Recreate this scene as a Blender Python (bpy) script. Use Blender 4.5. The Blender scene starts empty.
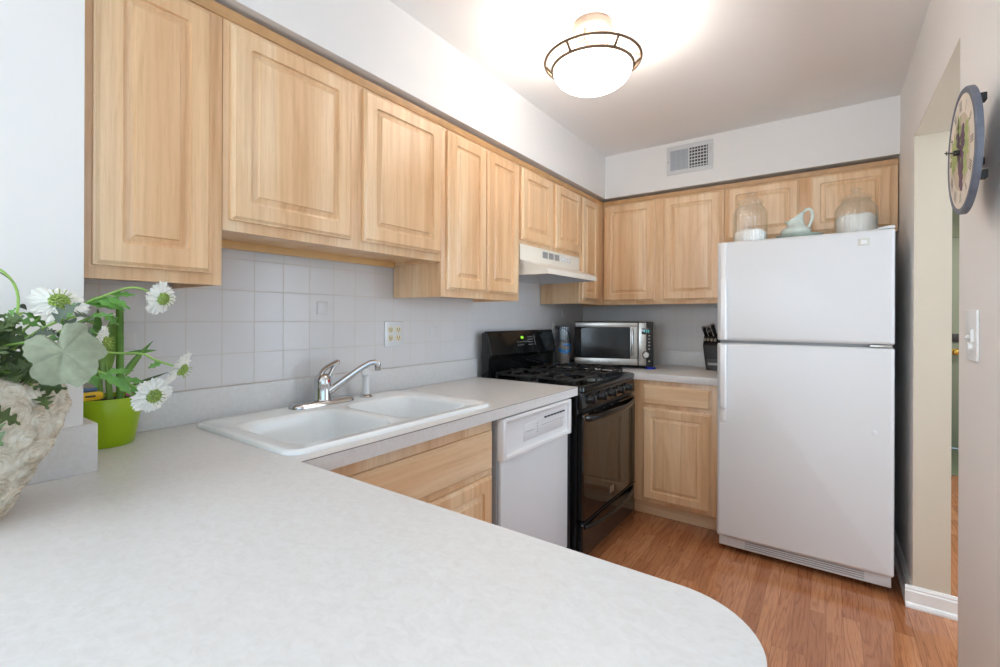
import bpy, bmesh, math, random
from mathutils import Vector, Matrix
PI = math.pi
R = math.radians
sc = bpy.context.scene
COL = sc.collection

# ------------------------------------------------------------------ camera
YAW, ROLL = 0.619, 0.0039
CAM = Vector((1.675, 0.0, 1.256))
fw = Vector((-math.sin(YAW), math.cos(YAW), 0)); rt0 = Vector((math.cos(YAW), math.sin(YAW), 0)); up0 = Vector((0, 0, 1))
rt = math.cos(ROLL) * rt0 + math.sin(ROLL) * up0
up = -math.sin(ROLL) * rt0 + math.cos(ROLL) * up0
cd = bpy.data.cameras.new('camera'); cam = bpy.data.objects.new('camera', cd); COL.objects.link(cam)
cd.sensor_width = 36; cd.lens = 36 * 462.0 / 1000; cd.shift_y = -15.59 / 1000; cd.clip_start = 0.02
m = Matrix.Identity(4)
for i in range(3):
    m[i][0], m[i][1], m[i][2], m[i][3] = rt[i], up[i], -fw[i], CAM[i]
cam.matrix_world = m
sc.camera = cam

# ------------------------------------------------------------------ world, light, exposure
wd = bpy.data.worlds.new('World'); sc.world = wd; wd.use_nodes = True
bg = wd.node_tree.nodes['Background']; bg.inputs[0].default_value = (0.45, 0.71, 1.0, 1); bg.inputs[1].default_value = 1.35
sc.view_settings.view_transform = 'Standard'
sc.view_settings.look = 'None'
sc.view_settings.gamma = 1
sc.view_settings.use_curve_mapping = False
sc.view_settings.exposure = 0.14
sc.cycles.max_bounces = 10
sc.cycles.diffuse_bounces = 6
sc.cycles.caustics_reflective = False
sc.cycles.caustics_refractive = False


def area(name, loc, rot, sx, sy, power, col):
    d = bpy.data.lights.new(name, 'AREA'); d.shape = 'RECTANGLE'; d.size = sx; d.size_y = sy
    d.energy = power; d.color = col
    o = bpy.data.objects.new(name, d); COL.objects.link(o); o.location = loc; o.rotation_euler = rot
    return o


DAY = (0.76, 0.89, 1.0)
area('daylight_rear_window', (1.27, -3.36, 1.3), (R(90), 0, 0), 1.6, 2.1, 46, DAY)             # faces +y
area('daylight_side_window', (4.16, -1.0, 1.35), (R(90), 0, R(90)), 2.4, 1.7, 11, (0.42, 0.70, 1.0))         # faces -x
area('fill_left', (0.37, -1.6, 1.45), (R(90), 0, R(-90)), 1.7, 1.5, 38, DAY)         # added fill for the right wall, no known window; faces +x
area('hall_fill', (3.55, 2.35, 1.35), (R(90), 0, R(90)), 1.7, 1.6, 36, DAY)                  # unseen fill added across the hall to lift the tile wall, faces -x
area('hall_end_fill', (2.9, 4.9, 2.40), (0, 0, 0), 0.4, 0.4, 22, (1.0, 0.95, 0.86))  # added fill brightening the hall end, no such fixture known
sd = bpy.data.lights.new('sun', 'SUN'); sd.energy = 8; sd.angle = R(1.0); sd.color = (1.0, 0.96, 0.90)
sun = bpy.data.objects.new('sun', sd); COL.objects.link(sun)                    # added: enters by the rear window, bounces off the pale dining floor
sun.rotation_euler = Vector((0.12, 0.80, -0.62)).to_track_quat('-Z', 'Y').to_euler()
d = bpy.data.lights.new('lamp_bulb', 'POINT'); d.energy = 12; d.color = (1.0, 0.94, 0.87); d.shadow_soft_size = 0.05
bulb = bpy.data.objects.new('lamp_bulb', d); COL.objects.link(bulb); bulb.location = (0.893, 1.733, 2.235)


# ------------------------------------------------------------------ materials
def new_mat(name):
    mt = bpy.data.materials.new(name); mt.use_nodes = True
    return mt, mt.node_tree, mt.node_tree.nodes['Principled BSDF']


def lin(r, g, b):
    f = lambda c: (c / 255 / 12.92) if c / 255 <= 0.04045 else ((c / 255 + 0.055) / 1.055) ** 2.4
    return (f(r), f(g), f(b), 1)


def node(nt, t, **kw):
    n = nt.nodes.new(t)
    for k, v in kw.items():
        setattr(n, k, v)
    return n


def link(nt, a, b):
    nt.links.new(a, b)


def math_node(nt, op, a, b=None):
    n = node(nt, 'ShaderNodeMath', operation=op)
    for i, v in enumerate((a, b)):
        if v is None: continue
        if isinstance(v, (int, float)): n.inputs[i].default_value = v
        else: link(nt, v, n.inputs[i])
    return n.outputs[0]


def coords(nt, scale=(1, 1, 1), jitter=False):
    tc = node(nt, 'ShaderNodeTexCoord')
    v = tc.outputs['Object']
    if jitter:
        oi = node(nt, 'ShaderNodeObjectInfo')
        sv = node(nt, 'ShaderNodeVectorMath', operation='SCALE'); sv.inputs[0].default_value = (13.7, 7.3, 5.1)
        link(nt, oi.outputs['Random'], sv.inputs['Scale'])
        ad = node(nt, 'ShaderNodeVectorMath', operation='ADD'); link(nt, v, ad.inputs[0]); link(nt, sv.outputs[0], ad.inputs[1])
        v = ad.outputs[0]
    mp = node(nt, 'ShaderNodeVectorMath', operation='MULTIPLY'); link(nt, v, mp.inputs[0]); mp.inputs[1].default_value = scale
    return mp.outputs[0]


def noise(nt, vec, scale=1.0, detail=4.0, rough=0.55, dist=0.0):
    n = node(nt, 'ShaderNodeTexNoise'); n.inputs['Scale'].default_value = scale; n.inputs['Detail'].default_value = detail
    n.inputs['Roughness'].default_value = rough; n.inputs['Distortion'].default_value = dist
    link(nt, vec, n.inputs['Vector'])
    return n.outputs['Fac']


def ramp(nt, fac, stops):
    r = node(nt, 'ShaderNodeValToRGB'); e = r.color_ramp.elements
    while len(e) < len(stops): e.new(0.5)
    for i, (p, c) in enumerate(stops): e[i].position = p; e[i].color = c
    link(nt, fac, r.inputs[0])
    return r.outputs['Color']


def mix(nt, a, b, fac, blend='MIX'):
    n = node(nt, 'ShaderNodeMix', data_type='RGBA', blend_type=blend)
    for s, v in ((n.inputs['Factor'], fac), (n.inputs['A'], a), (n.inputs['B'], b)):
        if isinstance(v, (int, float)): s.default_value = v
        elif isinstance(v, tuple): s.default_value = v
        else: link(nt, v, s)
    return n.outputs['Result']


def bump(nt, p, h, strength=0.2, dist=0.002):
    b = node(nt, 'ShaderNodeBump'); b.inputs['Strength'].default_value = strength; b.inputs['Distance'].default_value = dist
    link(nt, h, b.inputs['Height']); link(nt, b.outputs[0], p.inputs['Normal'])


def plain(name, col, rough=0.5, metal=0.0, spec=0.5, coat=0.0, var=0.03, vscale=6.0, bmp=0.0, bscale=300.0):
    mt, nt, p = new_mat(name)
    p.inputs['Roughness'].default_value = rough; p.inputs['Metallic'].default_value = metal
    p.inputs['Specular IOR Level'].default_value = spec; p.inputs['Coat Weight'].default_value = coat
    v = coords(nt)
    f = noise(nt, v, vscale, 3)
    dk = tuple(c * (1 - var) for c in col[:3]) + (1,); lt = tuple(min(1, c * (1 + var)) for c in col[:3]) + (1,)
    link(nt, ramp(nt, f, [(0.3, dk), (0.7, lt)]), p.inputs['Base Color'])
    if bmp: bump(nt, p, noise(nt, v, bscale, 2), bmp, 0.001)
    return mt


def wood(name, axis, tones, rough=0.36):
    mt, nt, p = new_mat(name)
    def st(across, along):
        q = [across] * 3; q[axis] = along
        return coords(nt, tuple(q), True)
    broad = noise(nt, st(9.0, 0.55), 1.0, 2, 0.5, 0.5)          # boards glued side by side, cathedral figure
    figure = math_node(nt, 'FRACT', math_node(nt, 'MULTIPLY', noise(nt, st(5.0, 0.7), 1.0, 2, 0.45, 0.7), 7.0))
    figure = math_node(nt, 'ABSOLUTE', math_node(nt, 'SUBTRACT', figure, 0.5))
    fine = noise(nt, st(75.0, 2.2), 1.0, 4, 0.6, 0.2)
    fleck = noise(nt, st(330.0, 14.0), 1.0, 2, 0.5)
    c = ramp(nt, broad, [(0.32, tones[0]), (0.50, tones[1]), (0.66, tones[2])])
    c = mix(nt, c, ramp(nt, figure, [(0.04, (0.90, 0.85, 0.78, 1)), (0.26, (1, 1, 1, 1))]), 0.55, 'MULTIPLY')
    c = mix(nt, c, ramp(nt, fine, [(0.32, (0.88, 0.82, 0.74, 1)), (0.56, (1.02, 1.01, 1.0, 1))]), 0.8, 'MULTIPLY')
    c = mix(nt, c, ramp(nt, fleck, [(0.30, (0.84, 0.78, 0.70, 1)), (0.44, (1, 1, 1, 1))]), 0.5, 'MULTIPLY')
    link(nt, c, p.inputs['Base Color'])
    p.inputs['Roughness'].default_value = rough
    p.inputs['Coat Weight'].default_value = 0.6; p.inputs['Coat Roughness'].default_value = 0.34
    bump(nt, p, fine, 0.05, 0.001)
    return mt


MAPLE = [lin(222, 179, 134), lin(232, 195, 152), lin(239, 210, 173)]
M = {}
M['wood_v'] = wood('maple_vertical', 2, MAPLE)
M['wood_x'] = wood('maple_along_x', 0, MAPLE)
M['wood_y'] = wood('maple_along_y', 1, MAPLE)
M['wood_trim'] = plain('maple_trim', lin(196, 152, 104), 0.4, var=0.08, vscale=20)
M['wood_gold'] = plain('maple_raw', lin(222, 184, 128), 0.5, var=0.06, vscale=16)
M['wall'] = plain('wall_paint', lin(236, 233, 230), 0.6, var=0.008, vscale=2, bmp=0.06, bscale=160)
M['wall_hall'] = plain('hall_paint', lin(202, 191, 172), 0.6, var=0.01, vscale=2, bmp=0.06, bscale=160)
M['ceiling'] = plain('ceiling_paint', lin(241, 239, 238), 0.7, var=0.006, vscale=2)
M['trim'] = plain('white_trim', lin(232, 231, 228), 0.35, var=0.01)
M['bounce_carpet'] = plain('pale_bounce_carpet', lin(226, 222, 214), 0.95, var=0.05, vscale=80)  # pale so the added dining floor throws light upward
M['green_wall'] = plain('sage_door_paint', lin(140, 153, 138), 0.45, var=0.02)
M['green_dark'] = plain('sage_wall_paint', lin(106, 118, 98), 0.5, var=0.02)
M['white_app'] = plain('white_appliance', lin(212, 212, 212), 0.28, var=0.008, vscale=3, bmp=0.03, bscale=500)
M['white_gloss'] = plain('white_plastic', lin(226, 226, 226), 0.2, var=0.01)
M['white_sink'] = plain('white_enamel', lin(236, 238, 238), 0.12, var=0.006)
M['hood_white'] = plain('almond_white_enamel', lin(232, 226, 214), 0.3, var=0.01)
M['grey'] = plain('grey_plastic', lin(150, 150, 150), 0.45)
M['ventblue'] = plain('pale_grey_louvre', lin(186, 192, 200), 0.45)
M['greydark'] = plain('dark_grey_plastic', lin(62, 62, 64), 0.5)
M['hood_in'] = plain('hood_inside_grey', lin(205, 206, 208), 0.45)
M['black'] = plain('black_enamel', (0.006, 0.006, 0.006, 1), 0.12, var=0.1)
M['blackglass'] = plain('black_glass', (0.005, 0.0045, 0.004, 1), 0.03, spec=1.0, var=0.1)
M['mwglass'] = plain('smoked_glass', (0.012, 0.013, 0.014, 1), 0.12, spec=0.35, var=0.1)
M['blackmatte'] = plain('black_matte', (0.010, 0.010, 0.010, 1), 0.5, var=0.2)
M['iron'] = plain('cast_iron', (0.016, 0.015, 0.015, 1), 0.5, var=0.3, vscale=60)
M['steel'] = plain('brushed_steel', lin(176, 172, 166), 0.32, metal=1.0, var=0.04, vscale=30)
M['chrome'] = plain('chrome', lin(205, 205, 206), 0.08, metal=1.0)
M['brass'] = plain('brass', lin(206, 170, 84), 0.2, metal=1.0)
M['bronze'] = plain('brushed_bronze', lin(112, 92, 74), 0.4, metal=0.7)
M['plate_warm'] = plain('lamp_canopy_nickel', lin(112, 94, 82), 0.5, metal=0.1)
M['almond'] = plain('almond_plastic', lin(226, 214, 180), 0.35)
M['badge'] = plain('pale_badge', lin(206, 204, 192), 0.35)
M['slot'] = plain('dark_slot', (0.02, 0.02, 0.02, 1), 0.6)
M['red'] = plain('red_plastic', lin(210, 40, 30), 0.4)
M['blue'] = plain('blue_plastic', lin(24, 50, 180), 0.4)
M['mint'] = plain('mint_glaze', lin(206, 216, 208), 0.12, var=0.12, vscale=25, coat=0.3)
M['flour'] = plain('white_flour', lin(248, 246, 242), 0.9, var=0.02, vscale=80, bmp=0.3, bscale=150)
M['lime'] = plain('lime_green_glaze', lin(150, 182, 0), 0.3, var=0.03)
M['soil'] = plain('soil', lin(70, 54, 40), 0.95, var=0.3, vscale=120, bmp=0.5, bscale=200)
M['yellow'] = plain('yellow_plastic', lin(236, 190, 20), 0.35)
M['denim'] = plain('slate_blue_plastic', lin(80, 104, 140), 0.4)
M['pink'] = plain('pink_petal', lin(224, 70, 160), 0.5)
M['petal'] = plain('white_petal', lin(240, 238, 230), 0.6, var=0.04, vscale=60)
M['pistil'] = plain('green_pistil', lin(150, 172, 84), 0.6, var=0.2, vscale=200)
M['stemgreen'] = plain('stem_green', lin(140, 176, 84), 0.5, var=0.12, vscale=40)
M['leafgreen'] = plain('leaf_green', lin(72, 90, 44), 0.5, var=0.3, vscale=50)
M['leafbright'] = plain('leaf_bright', lin(96, 146, 62), 0.45, var=0.25, vscale=40)
M['leaflime'] = plain('leaf_lime', lin(126, 166, 74), 0.42, var=0.18, vscale=40)
M['leafpale'] = plain('leaf_felt', lin(140, 146, 122), 0.8, var=0.14, vscale=60, bmp=0.4, bscale=260)
M['leafdusk'] = plain('leaf_dusty', lin(98, 110, 92), 0.7, var=0.2, vscale=60)
M['bamboo'] = plain('bamboo_green', lin(92, 140, 44), 0.35, var=0.2, vscale=30)
M['clock_rim'] = plain('slate_blue_wood', lin(96, 100, 112), 0.5, var=0.12, vscale=50)
M['clock_num'] = plain('clock_brown', lin(74, 58, 46), 0.6)
M['grape'] = plain('grape_purple', lin(106, 78, 92), 0.6, var=0.2, vscale=60)
M['clock_leaf'] = plain('clock_vine_green', lin(166, 176, 112), 0.7, var=0.15, vscale=60)
M['brownbag'] = plain('brown_snack_bag', lin(140, 120, 104), 0.5, var=0.12, vscale=40)
M['bagblue'] = plain('bag_blue', lin(30, 140, 214), 0.4)

# creamy clock dial with paler mottling
M['dial'] = plain('clock_dial_cream', lin(224, 212, 196), 0.6, var=0.10, vscale=14)
M['dial_in'] = plain('clock_dial_tan', lin(200, 182, 160), 0.6, var=0.10, vscale=14)

# vase: antiqued stone
mt, nt, p = new_mat('antiqued_stone')
v = coords(nt)
c = ramp(nt, noise(nt, v, 34, 5, 0.65), [(0.34, lin(172, 156, 132)), (0.52, lin(216, 206, 188)), (0.7, lin(232, 226, 212))])
link(nt, c, p.inputs['Base Color']); p.inputs['Roughness'].default_value = 0.75
bump(nt, p, noise(nt, v, 220, 3), 0.25, 0.001)
M['vase'] = mt

# counter laminate
mt, nt, p = new_mat('counter_laminate')
v = coords(nt)
a = noise(nt, coords(nt, (58, 76, 66)), 1.0, 6, 0.62, 0.8)
b = noise(nt, v, 5.0, 3, 0.5)
c = ramp(nt, a, [(0.30, lin(212, 210, 208)), (0.50, lin(219, 218, 217)), (0.68, lin(224, 224, 224))])
c = mix(nt, c, lin(217, 211, 206), math_node(nt, 'MULTIPLY', b, 0.5))
sp = ramp(nt, noise(nt, v, 300, 2), [(0.70, (1, 1, 1, 1)), (0.78, (0.9, 0.88, 0.85, 1))])
c = mix(nt, c, sp, 0.6, 'MULTIPLY')
link(nt, c, p.inputs['Base Color']); p.inputs['Roughness'].default_value = 0.34
M['counter'] = mt
M['seam'] = plain('laminate_seam', lin(120, 104, 92), 0.6)


def tile_mat(name, ax):
    """square white wall tile, pitch 0.108 across and 0.109 up, warm grout"""
    mt, nt, p = new_mat(name)
    tc = node(nt, 'ShaderNodeTexCoord'); sx = node(nt, 'ShaderNodeSeparateXYZ'); link(nt, tc.outputs['Object'], sx.inputs[0])
    u = sx.outputs[ax]; w = sx.outputs[2]
    off = (0.080 if ax == 1 else 0.0)

    def line(val, o, pitch):
        q = math_node(nt, 'DIVIDE', math_node(nt, 'SUBTRACT', val, o), pitch)
        fr = math_node(nt, 'FRACT', math_node(nt, 'ADD', q, 100.5))
        dd = math_node(nt, 'MULTIPLY', math_node(nt, 'ABSOLUTE', math_node(nt, 'SUBTRACT', fr, 0.5)), pitch)
        mr = node(nt, 'ShaderNodeMapRange', interpolation_type='SMOOTHSTEP'); mr.inputs['From Min'].default_value = 0.0007; mr.inputs['From Max'].default_value = 0.0022
        link(nt, dd, mr.inputs['Value'])
        return mr.outputs[0], math_node(nt, 'FLOOR', math_node(nt, 'ADD', q, 100.0))
    l1, i1 = line(u, off, 0.10804); l2, i2 = line(w, 1.021, 0.109)
    t = math_node(nt, 'MINIMUM', l1, l2)
    wn = node(nt, 'ShaderNodeTexWhiteNoise', noise_dimensions='2D'); cb = node(nt, 'ShaderNodeCombineXYZ')
    link(nt, i1, cb.inputs[0]); link(nt, i2, cb.inputs[1]); link(nt, cb.outputs[0], wn.inputs['Vector'])
    tone = ramp(nt, wn.outputs['Value'], [(0, lin(219, 216, 215)), (1, lin(222, 219, 218))])
    c = mix(nt, lin(207, 199, 190), tone, t)
    link(nt, c, p.inputs['Base Color'])
    link(nt, ramp(nt, t, [(0, (0.7, 0.7, 0.7, 1)), (1, (0.22, 0.22, 0.22, 1))]), p.inputs['Roughness'])
    wob = math_node(nt, 'MULTIPLY', noise(nt, tc.outputs['Object'], 9, 2), 0.25)
    bump(nt, p, math_node(nt, 'ADD', t, wob), 0.22, 0.0012)
    return mt


M['tile_y'] = tile_mat('wall_tile_side', 1)
M['tile_x'] = tile_mat('wall_tile_rear', 0)

# oak strip floor, boards along y
mt, nt, p = new_mat('oak_strip_floor')
tc = node(nt, 'ShaderNodeTexCoord'); sx = node(nt, 'ShaderNodeSeparateXYZ'); link(nt, tc.outputs['Object'], sx.inputs[0])
X, Y = sx.outputs[0], sx.outputs[1]
W = 0.0572
q = math_node(nt, 'DIVIDE', math_node(nt, 'ADD', X, 10.0), W)
row = math_node(nt, 'FLOOR', q); fr = math_node(nt, 'FRACT', q)
wn1 = node(nt, 'ShaderNodeTexWhiteNoise', noise_dimensions='1D'); link(nt, row, wn1.inputs['W'])
q2 = math_node(nt, 'DIVIDE', math_node(nt, 'ADD', math_node(nt, 'ADD', Y, 20.0), math_node(nt, 'MULTIPLY', wn1.outputs['Value'], 3.1)), 0.82)
idy = math_node(nt, 'FLOOR', q2); fy = math_node(nt, 'FRACT', q2)
cb = node(nt, 'ShaderNodeCombineXYZ'); link(nt, row, cb.inputs[0]); link(nt, idy, cb.inputs[1])
wn = node(nt, 'ShaderNodeTexWhiteNoise', noise_dimensions='2D'); link(nt, cb.outputs[0], wn.inputs['Vector'])
rnd = wn.outputs['Value']
gx = node(nt, 'ShaderNodeCombineXYZ')
link(nt, math_node(nt, 'ADD', math_node(nt, 'MULTIPLY', X, 19.0), math_node(nt, 'MULTIPLY', rnd, 37.0)), gx.inputs[0])
link(nt, math_node(nt, 'ADD', math_node(nt, 'MULTIPLY', Y, 1.25), math_node(nt, 'MULTIPLY', rnd, 61.0)), gx.inputs[1])
g1 = noise(nt, gx.outputs[0], 1.0, 2, 0.5, 0.4)
rings = math_node(nt, 'FRACT', math_node(nt, 'MULTIPLY', g1, 9.0))
rings = math_node(nt, 'ABSOLUTE', math_node(nt, 'SUBTRACT', rings, 0.5))
gy = node(nt, 'ShaderNodeCombineXYZ'); link(nt, math_node(nt, 'MULTIPLY', X, 420.0), gy.inputs[0]); link(nt, math_node(nt, 'ADD', math_node(nt, 'MULTIPLY', Y, 14.0), math_node(nt, 'MULTIPLY', rnd, 9.0)), gy.inputs[1])
g2 = noise(nt, gy.outputs[0], 1.0, 3, 0.6)
base = ramp(nt, rnd, [(0.0, lin(168, 106, 68)), (0.5, lin(180, 116, 75)), (1.0, lin(196, 132, 89))])
c = mix(nt, base, ramp(nt, rings, [(0.02, (0.60, 0.52, 0.46, 1)), (0.22, (1, 1, 1, 1))]), 0.6, 'MULTIPLY')
c = mix(nt, c, ramp(nt, g2, [(0.34, (0.62, 0.55, 0.5, 1)), (0.55, (1, 1, 1, 1))]), 0.55, 'MULTIPLY')
ex = math_node(nt, 'MULTIPLY', math_node(nt, 'MINIMUM', fr, math_node(nt, 'SUBTRACT', 1.0, fr)), W)
ey = math_node(nt, 'MULTIPLY', math_node(nt, 'MINIMUM', fy, math_node(nt, 'SUBTRACT', 1.0, fy)), 0.82)
e = math_node(nt, 'MINIMUM', ex, ey)
gap = ramp(nt, math_node(nt, 'MULTIPLY', e, 500.0), [(0.2, (0.45, 0.38, 0.32, 1)), (0.6, (1, 1, 1, 1))])
c = mix(nt, c, gap, 0.75, 'MULTIPLY')
link(nt, c, p.inputs['Base Color'])
p.inputs['Roughness'].default_value = 0.2
p.inputs['Coat Weight'].default_value = 0.5; p.inputs['Coat Roughness'].default_value = 0.08
bump(nt, p, math_node(nt, 'MINIMUM', math_node(nt, 'MULTIPLY', e, 500.0), 1.0), 0.2, 0.0008)
M['floor'] = mt

# glass: thin clear walls, straight-through light plus mirror reflection growing towards grazing angles
def thin_glass(name, tint, rough, base, gain):
    mt = bpy.data.materials.new(name); mt.use_nodes = True; nt = mt.node_tree
    nt.nodes.remove(nt.nodes['Principled BSDF'])
    tr = node(nt, 'ShaderNodeBsdfTransparent'); gl = node(nt, 'ShaderNodeBsdfGlossy'); gl.inputs['Roughness'].default_value = rough
    gl.inputs['Color'].default_value = (0.95, 0.97, 0.96, 1)
    lw = node(nt, 'ShaderNodeLayerWeight'); lw.inputs['Blend'].default_value = 0.35
    f = lw.outputs['Facing']
    n1 = noise(nt, coords(nt), 14, 2)
    hi = tuple(tint) + (1,); lo = tuple(c * 0.985 for c in tint) + (1,)
    body = ramp(nt, n1, [(0.3, lo), (0.7, hi)])
    edge = tuple(c * 0.96 for c in tint) + (1,)
    link(nt, mix(nt, body, edge, math_node(nt, 'POWER', f, 2.5)), tr.inputs['Color'])
    mx = node(nt, 'ShaderNodeMixShader')
    link(nt, math_node(nt, 'ADD', math_node(nt, 'MULTIPLY', math_node(nt, 'POWER', f, 3.0), gain), base), mx.inputs[0])
    link(nt, tr.outputs[0], mx.inputs[1]); link(nt, gl.outputs[0], mx.inputs[2])
    link(nt, mx.outputs[0], nt.nodes['Material Output'].inputs['Surface'])
    return mt


M['glass'] = thin_glass('clear_glass', (0.985, 0.99, 0.985), 0.03, 0.06, 0.6)
M['clearplastic'] = thin_glass('clear_plastic', (0.93, 0.95, 0.97), 0.08, 0.05, 0.35)


def glow(name, col, strength):
    mt, nt, p = new_mat(name)
    p.inputs['Base Color'].default_value = col; p.inputs['Roughness'].default_value = 0.3
    f = noise(nt, coords(nt), 8, 2)
    c = ramp(nt, f, [(0.3, tuple(x * 0.98 for x in col[:3]) + (1,)), (0.7, col)])
    link(nt, c, p.inputs['Emission Color']); p.inputs['Emission Strength'].default_value = strength
    return mt


M['lampglass'] = glow('lit_opal_glass', (1.0, 0.94, 0.86, 1), 5.8)
M['led_green'] = glow('green_led', (0.35, 0.9, 0.05, 1), 0.6)
M['led_teal'] = glow('teal_led', (0.02, 0.55, 0.6, 1), 0.6)


# ------------------------------------------------------------------ mesh building
class B:
    """collects shapes into one bmesh"""
    def __init__(self):
        self.bm = bmesh.new()

    def box(self, x0, x1, y0, y1, z0, z1, bv=0.0, seg=2):
        b2 = bmesh.new()
        vs = [b2.verts.new((x, y, z)) for z in (z0, z1) for y in (y0, y1) for x in (x0, x1)]
        for f in ((0, 2, 3, 1), (4, 5, 7, 6), (0, 1, 5, 4), (2, 6, 7, 3), (0, 4, 6, 2), (1, 3, 7, 5)):
            b2.faces.new([vs[i] for i in f])
        if bv > 0:
            bmesh.ops.bevel(b2, geom=list(b2.edges), offset=bv, segments=seg, profile=0.5, affect='EDGES')
        self.merge(b2)
        return self

    def merge(self, b2, mat=None):
        if mat is not None: bmesh.ops.transform(b2, matrix=mat, verts=list(b2.verts))
        me = bpy.data.meshes.new('tmp'); b2.to_mesh(me); b2.free()
        self.bm.from_mesh(me); bpy.data.meshes.remove(me)

    def rings(self, rings, cap0=True, cap1=True, closed=True):
        rr = [[self.bm.verts.new(p) for p in r] for r in rings]
        n = len(rr[0])
        for a, b in zip(rr, rr[1:]):
            for i in range(n if closed else n - 1):
                j = (i + 1) % n
                self.bm.faces.new((a[i], a[j], b[j], b[i]))
        if cap0: self.bm.faces.new(list(reversed(rr[0])))
        if cap1: self.bm.faces.new(rr[-1])
        return self

    def lathe(self, prof, c=(0, 0, 0), n=40, axis='z', cap0=True, cap1=True, flute=0, famp=0.0):
        rings = []
        for r, h in prof:
            ring = []
            for i in range(n):
                t = 2 * PI * i / n
                q = r * (1 + (famp * math.cos(flute * t) if flute else 0))
                a, b = q * math.cos(t), q * math.sin(t)
                pt = {'z': (a, b, h), 'x': (h, a, b), 'y': (a, h, b)}[axis]
                ring.append((c[0] + pt[0], c[1] + pt[1], c[2] + pt[2]))
            rings.append(ring)
        return self.rings(rings, cap0, cap1)

    def tube(self, pts, r, n=10, flat=None, caps=True):
        pts = [Vector(p) for p in pts]
        rs = r if isinstance(r, (list, tuple)) else [r] * len(pts)
        rings = []; prev = None
        for i, p in enumerate(pts):
            t = (pts[min(i + 1, len(pts) - 1)] - pts[max(i - 1, 0)]).normalized()
            if prev is None:
                ref = Vector((0, 0, 1)) if abs(t.z) < 0.9 else Vector((1, 0, 0))
                s = t.cross(ref).normalized()
            else:
                s = (prev - t * prev.dot(t)).normalized()
            prev = s; u = t.cross(s)
            k = flat or 1.0
            rings.append([p + s * rs[i] * math.cos(2 * PI * j / n) + u * rs[i] * k * math.sin(2 * PI * j / n) for j in range(n)])
        return self.rings(rings, caps, caps)

    def torus(self, c, Rr, r, n=64, k=10, flat=1.0):
        rr = []
        for i in range(n):
            a = 2 * PI * i / n
            rr.append([self.bm.verts.new((c[0] + (Rr + r * math.cos(2 * PI * j / k)) * math.cos(a), c[1] + (Rr + r * math.cos(2 * PI * j / k)) * math.sin(a), c[2] + r * flat * math.sin(2 * PI * j / k))) for j in range(k)])
        for i in range(n):
            a, b = rr[i], rr[(i + 1) % n]
            for j in range(k):
                l = (j + 1) % k
                self.bm.faces.new((a[j], b[j], b[l], a[l]))
        return self

    def prism(self, poly, axis, h0, h1, bv=0.0):
        """poly: 2D points; axis: extrusion axis; the other two in xyz order"""
        def P(a, b, h):
            return {'x': (h, a, b), 'y': (a, h, b), 'z': (a, b, h)}[axis]
        b2 = bmesh.new()
        A = [b2.verts.new(P(a, b, h0)) for a, b in poly]; Bv = [b2.verts.new(P(a, b, h1)) for a, b in poly]
        b2.faces.new(A); b2.faces.new(list(reversed(Bv)))
        n = len(poly)
        for i in range(n):
            j = (i + 1) % n
            b2.faces.new((A[i], Bv[i], Bv[j], A[j]))
        bmesh.ops.recalc_face_normals(b2, faces=list(b2.faces))
        if bv: bmesh.ops.bevel(b2, geom=list(b2.edges), offset=bv, segments=2, profile=0.5, affect='EDGES')
        self.merge(b2)
        return self

    def xf(self, mat):
        bmesh.ops.transform(self.bm, matrix=mat, verts=list(self.bm.verts))
        return self


WM = {}


def thing(name, label, cat, loc=(0, 0, 0), rotz=0.0, group=None):
    o = bpy.data.objects.new(name, None); COL.objects.link(o)
    o.empty_display_size = 0.05
    o.location = loc; o.rotation_euler = (0, 0, rotz)
    o['label'] = label; o['category'] = cat
    if group: o['group'] = group
    WM[o.name] = Matrix.Translation(loc) @ Matrix.Rotation(rotz, 4, 'Z')
    return o


def part(name, b, mat, parent=None, local=False, angle=38, label=None, recalc=True):
    """links the collected shapes as ONE mesh; coordinates are in the room unless local"""
    bm = b.bm
    if recalc: bmesh.ops.recalc_face_normals(bm, faces=list(bm.faces))
    o = None
    me = bpy.data.meshes.new(name); o = bpy.data.objects.new(name, me); COL.objects.link(o)
    pw = WM[parent.name] if parent is not None else Matrix.Identity(4)
    own = Matrix.Identity(4)
    if not local and parent is not None:
        bmesh.ops.transform(bm, matrix=pw.inverted(), verts=list(bm.verts))
    bm.to_mesh(me); bm.free()
    for pl in me.polygons: pl.use_smooth = True
    me.set_sharp_from_angle(angle=R(angle))
    for mm in (mat if isinstance(mat, list) else [mat]): me.materials.append(M[mm])
    if parent is not None: o.parent = parent
    WM[o.name] = pw @ own
    if label: o['label'] = label
    return o


def solo(name, b, mat, label, cat, loc, group=None, **kw):
    """a thing that is a single mesh with its origin at loc"""
    bmesh.ops.transform(b.bm, matrix=Matrix.Translation(-Vector(loc)), verts=list(b.bm.verts))
    o = part(name, b, mat, None, **kw)
    o.location = loc; o['label'] = label; o['category'] = cat
    if group: o['group'] = group
    WM[o.name] = Matrix.Translation(loc)
    return o


def struct(name, b, mat, **kw):
    o = part(name, b, mat, None, **kw); o['kind'] = 'structure'
    return o


def rrect(u0, u1, v0, v1, r, n=6):
    r = max(r, 1e-4)
    pts = []
    for cu, cv, a0 in ((u1 - r, v1 - r, 0), (u0 + r, v1 - r, 90), (u0 + r, v0 + r, 180), (u1 - r, v0 + r, 270)):
        for i in range(n + 1):
            a = R(a0 + 90 * i / n)
            pts.append((cu + r * math.cos(a), cv + r * math.sin(a)))
    return pts


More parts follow.
